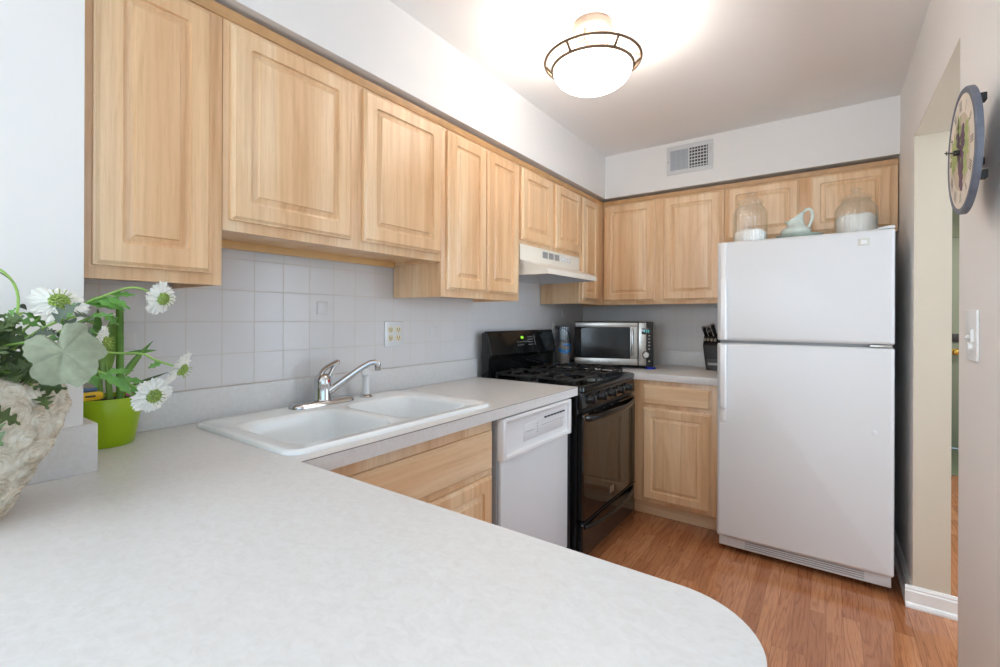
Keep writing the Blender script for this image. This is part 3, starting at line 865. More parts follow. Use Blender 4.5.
# burners and grates
for (bx_, by_) in ((0.23, 2.29), (0.23, 2.68), (0.50, 2.29), (0.50, 2.68)):
    b = B().lathe([(0.062, 0.910), (0.055, 0.915), (0.036, 0.916), (0.034, 0.926), (0.030, 0.929), (0.0, 0.930)], (bx_, by_, 0), 32)
    part('burner', b, 'blackmatte', st)
    b = B(); z = 0.942
    s = 0.118
    rr_ = [(x, y) for x, y in rrect(bx_ - s, bx_ + s, by_ - s - 0.03, by_ + s + 0.03, 0.03, 4)]
    b.tube([(x, y, z - 0.006) for x, y in rr_] + [(rr_[0][0], rr_[0][1], z - 0.006)], 0.0065, 8)
    for k in range(4):
        a = PI / 4 + k * PI / 2 + PI / 4
        dx, dy = math.cos(a), math.sin(a)
        L0 = s if abs(dx) > 0.5 else s + 0.03
        b.tube([(bx_ + dx * L0, by_ + dy * L0, z - 0.006), (bx_ + dx * (L0 - 0.015), by_ + dy * (L0 - 0.015), z + 0.007), (bx_ + dx * 0.045, by_ + dy * 0.045, z + 0.006), (bx_ + dx * 0.030, by_ + dy * 0.030, z + 0.0)], 0.006, 8)
    for sx_ in (-1, 1):
        for sy_ in (-1, 1):
            b.tube([(bx_ + sx_ * (s - 0.008), by_ + sy_ * (s + 0.02), 0.909), (bx_ + sx_ * (s - 0.008), by_ + sy_ * (s + 0.02), z - 0.002)], 0.006, 8)
    part('grate', b, 'iron', st)

# ------------------------------------------------------------------ range hood
hd = thing('range_hood', 'white under-cabinet range hood above the black range', 'range hood', (0.2, 2.47, 1.49))
HY0, HY1 = 2.103, 2.833
zt = 1.661
b = B()
# outer shell: top box with sloping front flaring to a tapered lip
def ringh(x0, xb, y0, y1, yb0, yb1, z): return [(0.004, yb0, z), (xb, y0, z), (xb, y1, z), (0.004, yb1, z)]
sh = [[(0.004, HY0, zt), (0.309, HY0, zt), (0.309, HY1, zt), (0.004, HY1, zt)],
      [(0.004, HY0, 1.575), (0.309, HY0, 1.575), (0.309, HY1, 1.575), (0.004, HY1, 1.575)],
      [(0.004, HY0, 1.520), (0.455, HY0 + 0.045, 1.523), (0.455, HY1 - 0.055, 1.523), (0.004, HY1, 1.520)],
      [(0.004, HY0, 1.492), (0.458, HY0 + 0.045, 1.494), (0.458, HY1 - 0.055, 1.494), (0.004, HY1, 1.492)],
      [(0.012, HY0 + 0.008, 1.492), (0.448, HY0 + 0.054, 1.494), (0.448, HY1 - 0.064, 1.494), (0.012, HY1 - 0.008, 1.492)]]
b.rings(sh, True, False)
part('shell', b, 'hood_white', hd, angle=20)
b = B()
sh2 = [sh[-1], [(0.05, HY0 + 0.10, 1.545), (0.34, HY0 + 0.12, 1.545), (0.34, HY1 - 0.12, 1.545), (0.05, HY1 - 0.10, 1.545)]]
b.rings(sh2, False, True)
part('filter_recess', b, 'hood_in', hd, angle=20)
for i in range(3):
    b = B()
    y = 2.345 + i * 0.072
    b.box(0.3085, 0.3105, y, y + 0.058, 1.608, 1.645)
    for k in range(5): b.box(0.310, 0.3118, y + 0.002, y + 0.056, 1.611 + k * 0.007, 1.6135 + k * 0.007)
    part('vent_grille', b, 'grey', hd)
b = B().box(0.3085, 0.3108, 2.57, 2.70, 1.610, 1.640, 0.001).box(0.3108, 0.316, 2.59, 2.612, 1.618, 1.632, 0.001).box(0.3108, 0.316, 2.65, 2.672, 1.618, 1.632, 0.001)
part('switch', b, 'white_gloss', hd)

# ------------------------------------------------------------------ refrigerator
fr_ = thing('refrigerator', 'white top-freezer refrigerator beside the rear wall cabinets', 'refrigerator', (1.555, 3.1, 0))
FX0, FX1, FY = 1.181, 1.917, 2.716
part('cabinet_body', B().box(FX0 + 0.006, FX1 - 0.006, FY + 0.078, 3.50, 0.03, 1.652, 0.004), 'white_app', fr_)
def fdoor(z0, z1):
    b = B(); rg = []
    def ring(ins, y, r=0.010):
        pts = []
        for x, z in rrect(FX0 + ins, FX1 - ins, z0 + ins, z1 - ins, r, 6): pts.append((x, y, z))
        rg.append(pts)
    ring(0.006, FY + 0.076); ring(0.001, FY + 0.070); ring(0, FY + 0.016); ring(0.002, FY + 0.007); ring(0.008, FY + 0.0015); ring(0.018, FY)
    b.rings(rg)
    return b
d1 = part('freezer_door', fdoor(1.140, 1.668), 'white_app', fr_)
d2 = part('fridge_door', fdoor(0.090, 1.126), 'white_app', fr_)
part('gasket', B().box(FX0 + 0.012, FX1 - 0.012, FY + 0.03, FY + 0.075, 1.124, 1.142), 'grey', fr_)
def fhandle(pts, w0, w1):
    b = B(); rings = []
    for (z, out, w) in pts:
        xc = FX0 + 0.034
        r = [(xc - w, FY + 0.001, z), (xc - w, FY - out * 0.8, z), (xc - w * 0.6, FY - out, z), (xc + w * 0.6, FY - out, z), (xc + w, FY - out * 0.8, z), (xc + w, FY + 0.001, z)]
        rings.append(r)
    return b.rings(rings)
part('handle', fhandle([(1.664, 0.004, 0.013), (1.660, 0.008, 0.013), (1.48, 0.012, 0.014), (1.455, 0.026, 0.015), (1.42, 0.034, 0.016), (1.16, 0.034, 0.017), (1.146, 0.030, 0.017)], 0, 0), 'white_gloss', d1)
part('handle', fhandle([(1.120, 0.030, 0.017), (1.10, 0.034, 0.017), (0.80, 0.034, 0.016), (0.782, 0.026, 0.015), (0.776, 0.012, 0.014), (0.71, 0.008, 0.013), (0.705, 0.004, 0.013)], 0, 0), 'white_gloss', d2)
part('hinge', B().box(1.828, 1.908, FY + 0.004, FY + 0.05, 1.1275, 1.1385, 0.001), 'steel', fr_, label='metal middle hinge')
part('hinge', B().prism([(1.845, 1.6685), (1.915, 1.6685), (1.915, 1.682), (1.895, 1.682), (1.865, 1.676)], 'y', FY + 0.006, FY + 0.09, 0.002), 'white_app', fr_, label='white top hinge cap')
bdg = part('badge', B().box(1.784, 1.826, FY - 0.003, FY + 0.0005, 1.598, 1.630, 0.0015), 'badge', d1, label='small square badge')
part('emblem', B().box(1.793, 1.817, FY - 0.0042, FY - 0.0025, 1.605, 1.623, 0.001), 'white_gloss', bdg)
b = B(); b.lathe([(0.011, FY + 0.0005), (0.010, FY - 0.003), (0.0, FY - 0.004)], (1.847, 0, 0.738), 16, 'y')
part('screw_cap', b, 'white_gloss', d2)
b = B().box(FX0 + 0.010, FX1 - 0.008, FY + 0.030, FY + 0.070, 0.032, 0.086, 0.003)
gr = part('toe_grille', b, 'white_app', fr_)
b = B()
for i in range(4): b.box(1.315, 1.812, FY + 0.0275, FY + 0.031, 0.044 + i * 0.0105, 0.0475 + i * 0.0105)
part('slot', b, 'grey', gr)

# ------------------------------------------------------------------ on the refrigerator
FT = 1.653
def jar(label, x, y, r, h):
    o = thing('glass_jar', label, 'jar', (x, y, FT), 0, 'ribbed jars on the refrigerator')
    t = 0.004
    hb = h * 0.80
    prof = [(r * 0.90, 0), (r * 0.99, 0.006), (r, 0.02), (r, hb * 0.68), (r * 0.97, hb * 0.78), (r * 0.86, hb * 0.88), (r * 0.70, hb * 0.94), (r * 0.66, hb * 0.965), (r * 0.70, hb)]
    inn = [(q[0] - t, max(q[1], 0.008)) for q in reversed(prof)]
    b = B().lathe(prof + inn, (x, y, FT + 0.0005), 96, flute=24, famp=0.028, cap0=True, cap1=True)
    part('body', b, 'glass', o, angle=60)
    z = FT + hb + 0.001
    b = B().lathe([(r * 0.64, z), (r * 0.80, z + 0.001), (r * 0.82, z + 0.005), (r * 0.74, z + 0.014), (r * 0.48, z + 0.026), (r * 0.20, z + 0.031), (r * 0.17, z + 0.036), (r * 0.30, z + 0.046), (r * 0.30, z + 0.054), (r * 0.18, z + 0.062), (0.0, z + 0.064)], (x, y, 0), 48)
    part('lid', b, 'glass', o, angle=60)
    return o
jar('ribbed lidded glass jar a third full of powder, left of the mint pitcher', 1.322, 2.84, 0.082, 0.285)
jar('ribbed lidded glass jar over half full of powder, right of the mint pitcher', 1.785, 2.98, 0.088, 0.265)
random.seed(4)
def powder(label, x, y, r, z0, z1, lump):
    b = B(); rings = []; n = 40
    prof = [(0.86, z0), (1, z0 + 0.008), (1, z1 - 0.004)] + [(k / 8, z1 + lump * (1 - k / 8) + 0.004 * math.sin(9 * k)) for k in (7, 5, 3, 1)]
    for q, z in prof: rings.append([(x + r * q * math.cos(2 * PI * i / n), y + r * q * math.sin(2 * PI * i / n), z + (0.006 * math.sin(3 * 2 * PI * i / n + q * 5) if q < 0.95 and z > z1 - 0.02 else 0)) for i in range(n)])
    b.rings(rings)
    o = solo('white_powder', b, 'flour', label, 'flour', (x, y, z0), 'powder in the jars', angle=70)
    o['kind'] = 'stuff'
powder('low fill of white powder inside the jar left of the mint pitcher', 1.322, 2.84, 0.0755, FT + 0.010, FT + 0.075, 0.012)
powder('deep fill of white powder inside the jar right of the mint pitcher', 1.785, 2.98, 0.0815, FT + 0.010, FT + 0.128, 0.008)
for i, (rr0, lb) in enumerate(((0.120, 'pale mint saucer lying on the refrigerator, lowest of the two'), (0.105, 'pale mint saucer directly beneath the mint pitcher'))):
    z = FT + 0.001 + i * 0.020
    b = B().lathe([(rr0 * 0.55, z), (rr0 * 0.6, z + 0.004), (rr0 * 0.97, z + 0.019), (rr0, z + 0.022), (rr0 * 0.97, z + 0.023), (rr0 * 0.6, z + 0.010), (0.0, z + 0.009)], (1.545, 2.90, 0), 48)
    solo('saucer', b, 'mint', lb, 'saucer', (1.545, 2.90, z), 'mint saucers', angle=60)
pz = FT + 0.032
pt = thing('pitcher', 'small mint-glazed pitcher with looped handle between the two glass jars', 'pitcher', (1.535, 2.90, pz))
b = B(); rings = []
prof = [(0.040, 0), (0.046, 0.004), (0.066, 0.022), (0.070, 0.034), (0.062, 0.046), (0.044, 0.060), (0.034, 0.074), (0.031, 0.090), (0.033, 0.104), (0.037, 0.112)]
n = 40
for k, (r, z) in enumerate(prof):
    ring = []
    for i in range(n):
        a = 2 * PI * i / n
        w = max(0, z - 0.055) / 0.057                     # upper part leans to a tall back and a low lip
        dx = math.cos(a)
        zz = pz + z + w * 0.030 * dx * (1 if dx > 0 else 0.9)
        q = r * (1 + w * 0.55 * max(0, -dx) ** 3)
        ring.append((1.530 + q * dx + w * 0.004, 2.90 + q * math.sin(a) * (1 - 0.25 * w), zz))
    rings.append(ring)
ins = [[(1.530 + (p[0] - 1.530) * 0.90, 2.90 + (p[1] - 2.90) * 0.90, max(p[2], pz + 0.006)) for p in rg_] for rg_ in reversed(rings)]
b.rings(rings + ins)
part('body', b, 'mint', pt, angle=70)
b = B().tube(bez([(1.566, 2.90, pz + 0.134), (1.590, 2.90, pz + 0.172), (1.622, 2.90, pz + 0.120), (1.585, 2.90, pz + 0.048)], 20), [0.0085 - 0.0015 * abs(i - 10) / 10 for i in range(21)], 10)
part('handle', b, 'mint', pt)

# ------------------------------------------------------------------ microwave
mw = thing('microwave_oven', 'black and stainless microwave on the rear countertop', 'microwave', (0.215, 2.950, CT), R(20))
Wm, Dm, Hm, zf = 0.565, 0.36, 0.305, 0.014
MX = 0.53 / 0.565
def pl_(name, b, mat, parent=mw, **k): return part(name, b.xf(Matrix.Diagonal((MX, 1, 1, 1))), mat, parent, local=True, **k)
b = B().box(0.0, Wm, 0.014, Dm, zf, zf + Hm, 0.004)
pl_('casing', b, 'blackmatte')
for x in (0.03, Wm - 0.03):
    for y in (0.04, Dm - 0.04): pl_('foot', B().lathe([(0.012, 0.0005), (0.014, zf + 0.001)], (x, y, 0), 14), 'blackmatte')
b = B().box(0.002, 0.458, -0.002, 0.013, zf + 0.003, zf + Hm - 0.002, 0.003)
md = pl_('door', b, 'mwglass')
b = B().box(0.010, 0.456, -0.005, -0.001, zf + 0.268, zf + 0.298, 0.001).box(0.006, 0.456, -0.005, -0.001, zf + 0.010, zf + 0.052, 0.001).box(0.404, 0.456, -0.005, -0.001, zf + 0.052, zf + 0.268, 0.001)
pl_('steel_facing', b, 'steel', md)
b = B(); rg = []
for ins, y in ((0.0, -0.0018), (0.0, -0.0028), (0.002, -0.003)):
    rg.append([(u, y, zf + v) for u, v in rrect(0.050 + ins, 0.396 - ins, 0.062 + ins, 0.260 - ins, 0.016, 5)])
pl_('window', b.rings(rg), 'mwglass', md)
b = B().tube([(0.420, -0.004, zf + 0.064), (0.420, -0.026, zf + 0.070), (0.420, -0.030, zf + 0.085), (0.420, -0.030, zf + 0.235), (0.420, -0.026, zf + 0.250), (0.420, -0.004, zf + 0.256)], 0.0075, 12)
pl_('handle', b, 'chrome', md)
b = B().box(0.19, 0.212, -0.0058, -0.0045, zf + 0.027, zf + 0.034).box(0.215, 0.226, -0.0058, -0.0045, zf + 0.029, zf + 0.033).box(0.234, 0.248, -0.0058, -0.0045, zf + 0.029, zf + 0.033)
pl_('marking', b, 'white_gloss', md)
b = B().box(0.460, Wm - 0.001, -0.002, 0.013, zf + 0.003, zf + Hm - 0.002, 0.003)
mc = pl_('control_panel', b, 'blackmatte')
pl_('steel_facing', B().box(0.463, 0.515, -0.005, -0.001, zf + 0.010, zf + 0.298, 0.001), 'steel', mc)
pl_('display', B().box(0.484, 0.545, -0.007, -0.004, zf + 0.222, zf + 0.262, 0.001), 'blackglass', mc)
b = B()
for x0 in (0.498, 0.512, 0.526):
    for (a0, a1, c0, c1) in ((0, 0.008, 0.0, 0.0018), (0, 0.008, 0.0075, 0.0093), (0, 0.008, 0.015, 0.0168), (0.0062, 0.008, 0, 0.0165)):
        b.box(x0 + a0, x0 + a1, -0.0078, -0.0068, zf + 0.234 + c0, zf + 0.234 + c1)
pl_('digits', b, 'led_teal', mc, label='teal lit digits')
for x, zs in ((0.487, (0.168, 0.143, 0.120, 0.040)), (0.536, (0.212, 0.190, 0.167, 0.145, 0.122, 0.040))):
    for z in zs:
        pl_('button', B().box(x - 0.006, x + 0.006, -0.0075, -0.0015, zf + z - 0.004, zf + z + 0.004, 0.0015), 'steel', mc)
b = B().lathe([(0.027, -0.004), (0.027, -0.007), (0.0235, -0.008)], (0.514, 0, zf + 0.083), 32, 'y')
pl_('dial_ring', b, 'blackmatte', mc)
b = B().lathe([(0.022, -0.006), (0.021, -0.020), (0.018, -0.024), (0.0, -0.0245)], (0.514, 0, zf + 0.083), 32, 'y')
pl_('dial', b, 'steel', mc)
solo('coaster', B().lathe([(0.030, CT + 0.0005), (0.031, CT + 0.004), (0.031, CT + 0.011), (0.029, CT + 0.0125), (0.0, CT + 0.0125)], (0.690, 3.150, 0), 28), 'blue', 'bright blue pad under the front right corner of the microwave', 'pad', (0.690, 3.15, CT))

# clear canister with snack bag in the corner
cx, cy = 0.128, 2.955
b = B().lathe([(0.052, CT + 0.001), (0.056, CT + 0.006), (0.057, CT + 0.28), (0.0545, CT + 0.28), (0.0535, CT + 0.008), (0.0, CT + 0.006)], (cx, cy, 0), 48)
solo('clear_canister', b, 'clearplastic', 'tall clear canister in the counter corner between range and microwave', 'canister', (cx, cy, CT), angle=50)
b = B(); rings = []
nb = 28
for k in range(13):
    t = k / 12
    z = CT + 0.012 + 0.17 * t
    s = 0.050 * (0.86 + 0.14 * math.sin(PI * min(1, t * 1.1))) * (1 if t < 0.75 else 1 - 0.75 * ((t - 0.75) / 0.25) ** 2)
    rings.append([(cx + s * math.cos(2 * PI * i / nb) * (1 + 0.03 * math.sin(5 * t + 3 * i)), cy + s * math.sin(2 * PI * i / nb), z + 0.006 * math.sin(6 * PI * i / nb) * t) for i in range(nb)])
sbg = thing('snack_bag', 'brown bag with bright blue bands standing inside the clear canister', 'bag', (cx, cy, CT + 0.012))
part('sack', B().rings(rings), 'brownbag', sbg, angle=70)
def band(z0, z1, tilt, a0, a1):
    b = B(); rr_ = []
    for i in range(21):
        a = a0 + (a1 - a0) * i / 20
        s = 0.0518
        zo = tilt * math.sin(2 * a)
        rr_.append([(cx + s * math.cos(a), cy + s * math.sin(a), z0 + zo), (cx + (s + 0.0006) * math.cos(a), cy + (s + 0.0006) * math.sin(a), z1 + zo)])
    vs = [[b.bm.verts.new(p) for p in r] for r in rr_]
    for p, q in zip(vs, vs[1:]): b.bm.faces.new((p[0], q[0], q[1], p[1]))
    return b
part('blue_band', band(CT + 0.105, CT + 0.130, 0.012, R(-100), R(20)), 'bagblue', sbg, label='bright blue band')
part('blue_band', band(CT + 0.142, CT + 0.158, -0.006, R(-60), R(60)), 'bagblue', sbg, label='bright blue upper band')
part('blue_band', band(CT + 0.016, CT + 0.022, 0.0, R(-110), R(30)), 'bagblue', sbg, label='bright blue lower band')

# ------------------------------------------------------------------ knife block and knives
kb = thing('knife_block', 'black knife block beside the refrigerator', 'knife block', (1.065, 3.33, CT))
# leaning block: upper part tilts back-left to front
b = B()
prof = [(3.285, CT + 0.001), (3.42, CT + 0.001), (3.485, CT + 0.185), (3.375, CT + 0.225), (3.300, CT + 0.165), (3.285, CT + 0.09)]
b.prism(prof, 'x', 1.013, 1.123, 0.004)
SH = Matrix(((1, 0, -0.15, 0.15 * CT), (0, 1, 0, 0), (0, 0, 1, 0), (0, 0, 0, 1)))
b.xf(SH)
part('block', b, 'blackmatte', kb)
part('label_plate', B().box(1.023, 1.113, 3.2815, 3.2835, CT + 0.036, CT + 0.052, 0.0005), 'grey', kb, label='grey plate on the front')
part('foot_front', B().box(1.015, 1.121, 3.2825, 3.300, CT + 0.002, CT + 0.078, 0.003), 'greydark', kb)
kn = [(1.047, 3.300, 0.168, 0.10), (1.069, 3.305, 0.170, 0.10), (1.092, 3.303, 0.168, 0.10), (1.115, 3.305, 0.170, 0.10)]
ax = Vector((-0.10, -0.50, 0.86)).normalized()
def knife(label, base, length, r, d):
    o = thing('knife', label, 'knife', base, 0, 'knives in the black block')
    p0 = Vector(base)
    b = B().tube([p0 - d * 0.02, p0 + d * 0.005, p0 + d * (length * 0.3), p0 + d * (length * 0.7), p0 + d * length], [r * 0.8, r, r * 0.9, r * 1.0, r * 1.05], 12, 1.5)
    part('handle', b, 'black', o)
    b = B().tube([p0 + d * (length - 0.004), p0 + d * (length + 0.003), p0 + d * (length + 0.006)], [r * 1.08, r * 1.08, r * 0.5], 12, 1.5)
    part('end_cap', b, 'steel', o)
d1_ = Vector((-0.22, -0.38, 0.9)).normalized()
for i, x in enumerate((0.998, 1.018, 1.040, 1.062)):
    lb = ('small steak knife in the front row of the black block, leftmost', 'small steak knife in the front row of the black block, second from its left end',
          'small steak knife in the front row of the black block, third from its left end', 'small steak knife in the front row of the black block, nearest the refrigerator')[i]
    knife(lb, (x, 3.345, CT + 0.195 - 0.01), 0.03, 0.008, Vector((-0.05, -0.75, 0.55)).normalized())
for (x, y, L, lb) in ((0.998, 3.395, 0.088, 'large black-handled knife at the left edge of the block, rear row'), (1.028, 3.395, 0.060, 'shorter black-handled knife in the middle of the rear row'),
                      (1.020, 3.425, 0.090, 'black-handled knife standing behind the middle of the rear row'), (1.058, 3.40, 0.110, 'tallest black-handled knife of the rear row, nearest the refrigerator')):
    knife(lb, (x, y, CT + 0.205), L, 0.0095, d1_)

# ------------------------------------------------------------------ outlets, switch, vent
def outlet_plate(name, label, y, z, w, h, gangs):
    o = thing(name, label, 'outlet', (0.0, y, z))
    part('cover_plate', B().box(0.0004, 0.006, y - w / 2, y + w / 2, z - h / 2, z + h / 2, 0.002), 'white_gloss', o)
    for g in range(gangs):
        yy = y + (g - (gangs - 1) / 2) * 0.046
        for s in (-1, 1):
            zz = z + s * 0.0195
            b = B(); rg = []
            for ins, x in ((0, 0.0055), (0, 0.0075), (0.002, 0.008)): rg.append([(x, u, v) for u, v in rrect(yy - 0.0165 + ins, yy + 0.0165 - ins, zz - 0.0140 + ins, zz + 0.0140 - ins, 0.010, 5)])
            rc = part('receptacle', b.rings(rg), 'almond', o, label='almond receptacle')
            b = B().box(0.0078, 0.0084, yy - 0.0075, yy - 0.005, zz - 0.003, zz + 0.007).box(0.0078, 0.0084, yy + 0.005, yy + 0.0075, zz - 0.003, zz + 0.007).box(0.0078, 0.0084, yy - 0.0022, yy + 0.0022, zz - 0.0105, zz - 0.006)
            part('slot', b, 'slot', rc)
    return o
outlet_plate('wall_outlet', 'white double outlet plate with almond receptacles on the tile above the sink', 1.485, 1.179, 0.114, 0.116, 2)
outlet_plate('wall_outlet', 'outlet plate in the tiled corner behind the clear canister', 3.055, 1.166, 0.07, 0.114, 1)
pc = thing('power_cord', 'black power cord plugged into the corner outlet beside the microwave', 'cord', (0.012, 3.055, 1.15))
part('plug', B().box(0.009, 0.036, 3.043, 3.067, 1.175, 1.197, 0.003), 'blackmatte', pc)
part('cord', B().tube(bez([(0.034, 3.057, 1.186), (0.10, 3.09, 1.19), (0.10, 3.15, 1.13), (0.05, 3.20, CT + 0.03)], 16) + [Vector((0.035, 3.30, CT + 0.006)), Vector((0.04, 3.45, CT + 0.006))], 0.0035, 8), 'blackmatte', pc)
sw = thing('light_switch', 'white light switch plate below the clock on the right wall', 'switch', (XR, 1.665, 1.216))
part('cover_plate', B().box(XR - 0.006, XR - 0.0004, 1.612, 1.719, 1.152, 1.281, 0.002), 'trim', sw)
part('toggle', B().prism([(XR - 0.006, 1.220), (XR - 0.014, 1.213), (XR - 0.015, 1.209), (XR - 0.006, 1.207)], 'y', 1.684, 1.692, 0.001), 'trim', sw)
part('slider', B().box(XR - 0.012, XR - 0.005, 1.636, 1.648, 1.200, 1.232, 0.002), 'trim', sw)
part('dial', B().lathe([(0.013, XR - 0.006), (0.012, XR - 0.014), (0.0, XR - 0.015)], (0, 1.660, 1.188), 20, 'x'), 'trim', sw)

vt = thing('air_vent', 'white two-panel air vent on the soffit above the rear cabinets', 'vent', (0.92, 3.208, 2.32))
vx0, vx1, vz0, vz1 = 0.776, 1.066, 2.222, 2.412
yv = 3.208
b = B()
b.box(vx0, vx1, yv - 0.007, yv - 0.0004, vz0, vz0 + 0.028, 0.002).box(vx0, vx1, yv - 0.007, yv - 0.0004, vz1 - 0.030, vz1, 0.002)
b.box(vx0, vx0 + 0.026, yv - 0.007, yv - 0.0004, vz0 + 0.026, vz1 - 0.028, 0.001).box(vx1 - 0.032, vx1, yv - 0.007, yv - 0.0004, vz0 + 0.026, vz1 - 0.028, 0.001)
b.box(0.913, 0.922, yv - 0.007, yv - 0.0004, vz0 + 0.026, vz1 - 0.028, 0.001)
part('frame', b, 'white_app', vt)
part('grille_back', B().box(vx0 + 0.02, vx1 - 0.026, yv - 0.0022, yv - 0.0004, vz0 + 0.024, vz1 - 0.026), 'greydark', vt)
b = B()
for i in range(14):
    x = vx0 + 0.028 + i * 0.0080
    b.prism([(x, yv - 0.0024), (x + 0.0066, yv - 0.0024), (x + 0.0072, yv - 0.006), (x + 0.001, yv - 0.0062)], 'z', vz0 + 0.027, vz1 - 0.029)
part('vertical_louvre', b, 'ventblue', vt)
b = B()
for i in range(6):
    z = vz0 + 0.036 + i * 0.021
    b.box(0.923, vx1 - 0.034, yv - 0.0062, yv - 0.0024, z, z + 0.006)
for i in range(6): b.box(0.934 + i * 0.018, 0.938 + i * 0.018, yv - 0.0052, yv - 0.0024, vz0 + 0.028, vz1 - 0.030)
part('horizontal_louvre', b, 'white_app', vt)
part('lever', B().box(vx1 - 0.018, vx1 - 0.014, yv - 0.016, yv - 0.006, 2.335, 2.36, 0.001), 'white_app', vt)
part('screw', B().lathe([(0.003, yv - 0.0068), (0.0025, yv - 0.0085), (0, yv - 0.0088)], (vx0 + 0.008, 0, 2.31), 10, 'y'), 'greydark', vt)

# ------------------------------------------------------------------ ceiling light
LX, LY = 0.893, 1.733
lp = thing('ceiling_light', 'lit semi-flush ceiling light with opal bowl and double metal rings', 'ceiling light', (LX, LY, ZC - 0.03))
b = B().lathe([(0.078, ZC - 0.0005), (0.080, ZC - 0.006), (0.080, ZC - 0.030), (0.074, ZC - 0.036), (0.0, ZC - 0.036)], (LX, LY, 0), 48)
part('canopy', b, 'plate_warm', lp)
ZA, ZB = 2.292, 2.262
b = B().torus((LX, LY, ZA), 0.189, 0.0060, 80, 10)
part('ring', b, 'bronze', lp)
b = B().torus((LX, LY, ZB), 0.160, 0.0060, 80, 10)
part('ring', b, 'bronze', lp)
for k in range(6):
    a = R(-35.7 + 60 * k)
    b = B().tube([(LX + 0.190 * math.cos(a), LY + 0.190 * math.sin(a), ZA), (LX + 0.160 * math.cos(a), LY + 0.160 * math.sin(a), ZB)], 0.0055, 8)
    part('bracket', b, 'bronze', lp)
for k in range(3):
    a = R(20 + 120 * k)
    b = B().tube([(LX + 0.05 * math.cos(a), LY + 0.05 * math.sin(a), ZC - 0.036), (LX + 0.055 * math.cos(a), LY + 0.055 * math.sin(a), ZC - 0.085), (LX + 0.120 * math.cos(a), LY + 0.120 * math.sin(a), ZA + 0.02), (LX + 0.186 * math.cos(a), LY + 0.186 * math.sin(a), ZA)], 0.004, 8)
    part('arm', b, 'plate_warm', lp)
prof = []
for k in range(13):
    t = R(90 * k / 12)
    prof.append((0.156 * math.cos(t) ** 0.9 if k < 12 else 0.0, ZB - 0.004 - 0.079 * math.sin(t)))
prof[0] = (0.156, ZB + 0.002)
b = B().lathe(prof, (LX, LY, 0), 64, cap0=False, cap1=False)
bowl = part('bowl', b, 'lampglass', lp, angle=80)

# ------------------------------------------------------------------ wall clock
ck = thing('wall_clock', 'round wall clock with grape dial and slate-blue rim on the right wall', 'clock', (XR, 1.465, 1.637))
CY, CZ, CRr = 1.465, 1.637, 0.140
XF = 1.917
b = B().lathe([(CRr - 0.004, XF + 0.013), (CRr, XF + 0.012), (CRr, XF + 0.003), (CRr - 0.003, XF), (CRr - 0.012, XF), (CRr - 0.014, XF + 0.002), (0.0, XF + 0.002)], (0, CY, CZ), 96, 'x')
part('rim', b, 'clock_rim', ck)
b = B().lathe([(CRr - 0.0135, XF + 0.0021), (CRr - 0.0138, XF + 0.0013), (0.0, XF + 0.0012)], (0, CY, CZ), 72, 'x')
fc_ = part('dial', b, 'dial', ck)
b = B().lathe([(0.086, XF + 0.0013), (0.085, XF + 0.0009), (0.0, XF + 0.0008)], (0, CY, CZ), 64, 'x')
part('inner_dial', b, 'dial_in', fc_)
# viewer faces +x: 3 o'clock is toward -y
numer = ['XII', 'I', 'II', 'III', 'IIII', 'V', 'VI', 'VII', 'VIII', 'IX', 'X', 'XI']
def dialpt(r, a, off=0.0, rad=0.0):
    # a clockwise from 12
    er = Vector((0, -math.sin(a), math.cos(a))); et = Vector((0, -math.cos(a), -math.sin(a)))
    return Vector((XF + 0.0004, CY, CZ)) + er * (r + rad) + et * off
def stroke(p, q, w):
    d = (q - p); s = Vector((1, 0, 0)).cross(d).normalized() * w
    vs = [b.bm.verts.new(t) for t in (p - s, p + s, q + s, q - s)]
    b.bm.faces.new(vs)
for h, s in enumerate(numer):
    b = B()
    a = 2 * PI * h / 12
    wd_ = {'I': 0.0058, 'V': 0.012, 'X': 0.011}
    tot = sum(wd_[c] for c in s); o_ = -tot / 2
    r0, r1 = 0.092, 0.115
    for c in s:
        w = wd_[c]; m_ = o_ + w / 2
        if c == 'I': stroke(dialpt(r0, a, m_), dialpt(r1, a, m_), 0.0012)
        if c == 'V': stroke(dialpt(r0, a, m_), dialpt(r1, a, m_ - w * 0.36), 0.0013); stroke(dialpt(r0, a, m_), dialpt(r1, a, m_ + w * 0.36), 0.0008)
        if c == 'X': stroke(dialpt(r0, a, m_ + w * 0.36), dialpt(r1, a, m_ - w * 0.36), 0.0013); stroke(dialpt(r0, a, m_ - w * 0.36), dialpt(r1, a, m_ + w * 0.36), 0.0008)
        o_ += w
    part('numeral', b, 'clock_num', fc_, recalc=False)
random.seed(11)
b = B()
for i in range(26):
    a = random.uniform(0, 2 * PI); rr_ = random.uniform(0.01, 0.075)
    c0 = Vector((XF + 0.0007 - 0.00001 * i, CY + rr_ * math.cos(a) * 1.05, CZ + rr_ * math.sin(a)))
    n_ = 10; s = random.uniform(0.016, 0.028)
    b.bm.faces.new([b.bm.verts.new(c0 + Vector((0, s * (1 + 0.35 * math.cos(5 * t)) * math.cos(t), s * (1 + 0.35 * math.cos(5 * t)) * math.sin(t)))) for t in [2 * PI * k / n_ for k in range(n_)]])
part('vine_leaves', b, 'clock_leaf', fc_, recalc=False)
b = B()
for i in range(64):
    t = i / 64
    zz = CZ + 0.050 - 0.135 * t; w = 0.042 * (1 - t * 0.85)
    c0 = (XF + 0.0002, CY - 0.004 + random.uniform(-w, w), zz)
    b.lathe([(0.0078, 0.0004), (0.0065, -0.0008), (0.0, -0.0014)], c0, 10, 'x')
part('grapes', b, 'grape', fc_)
b = B()
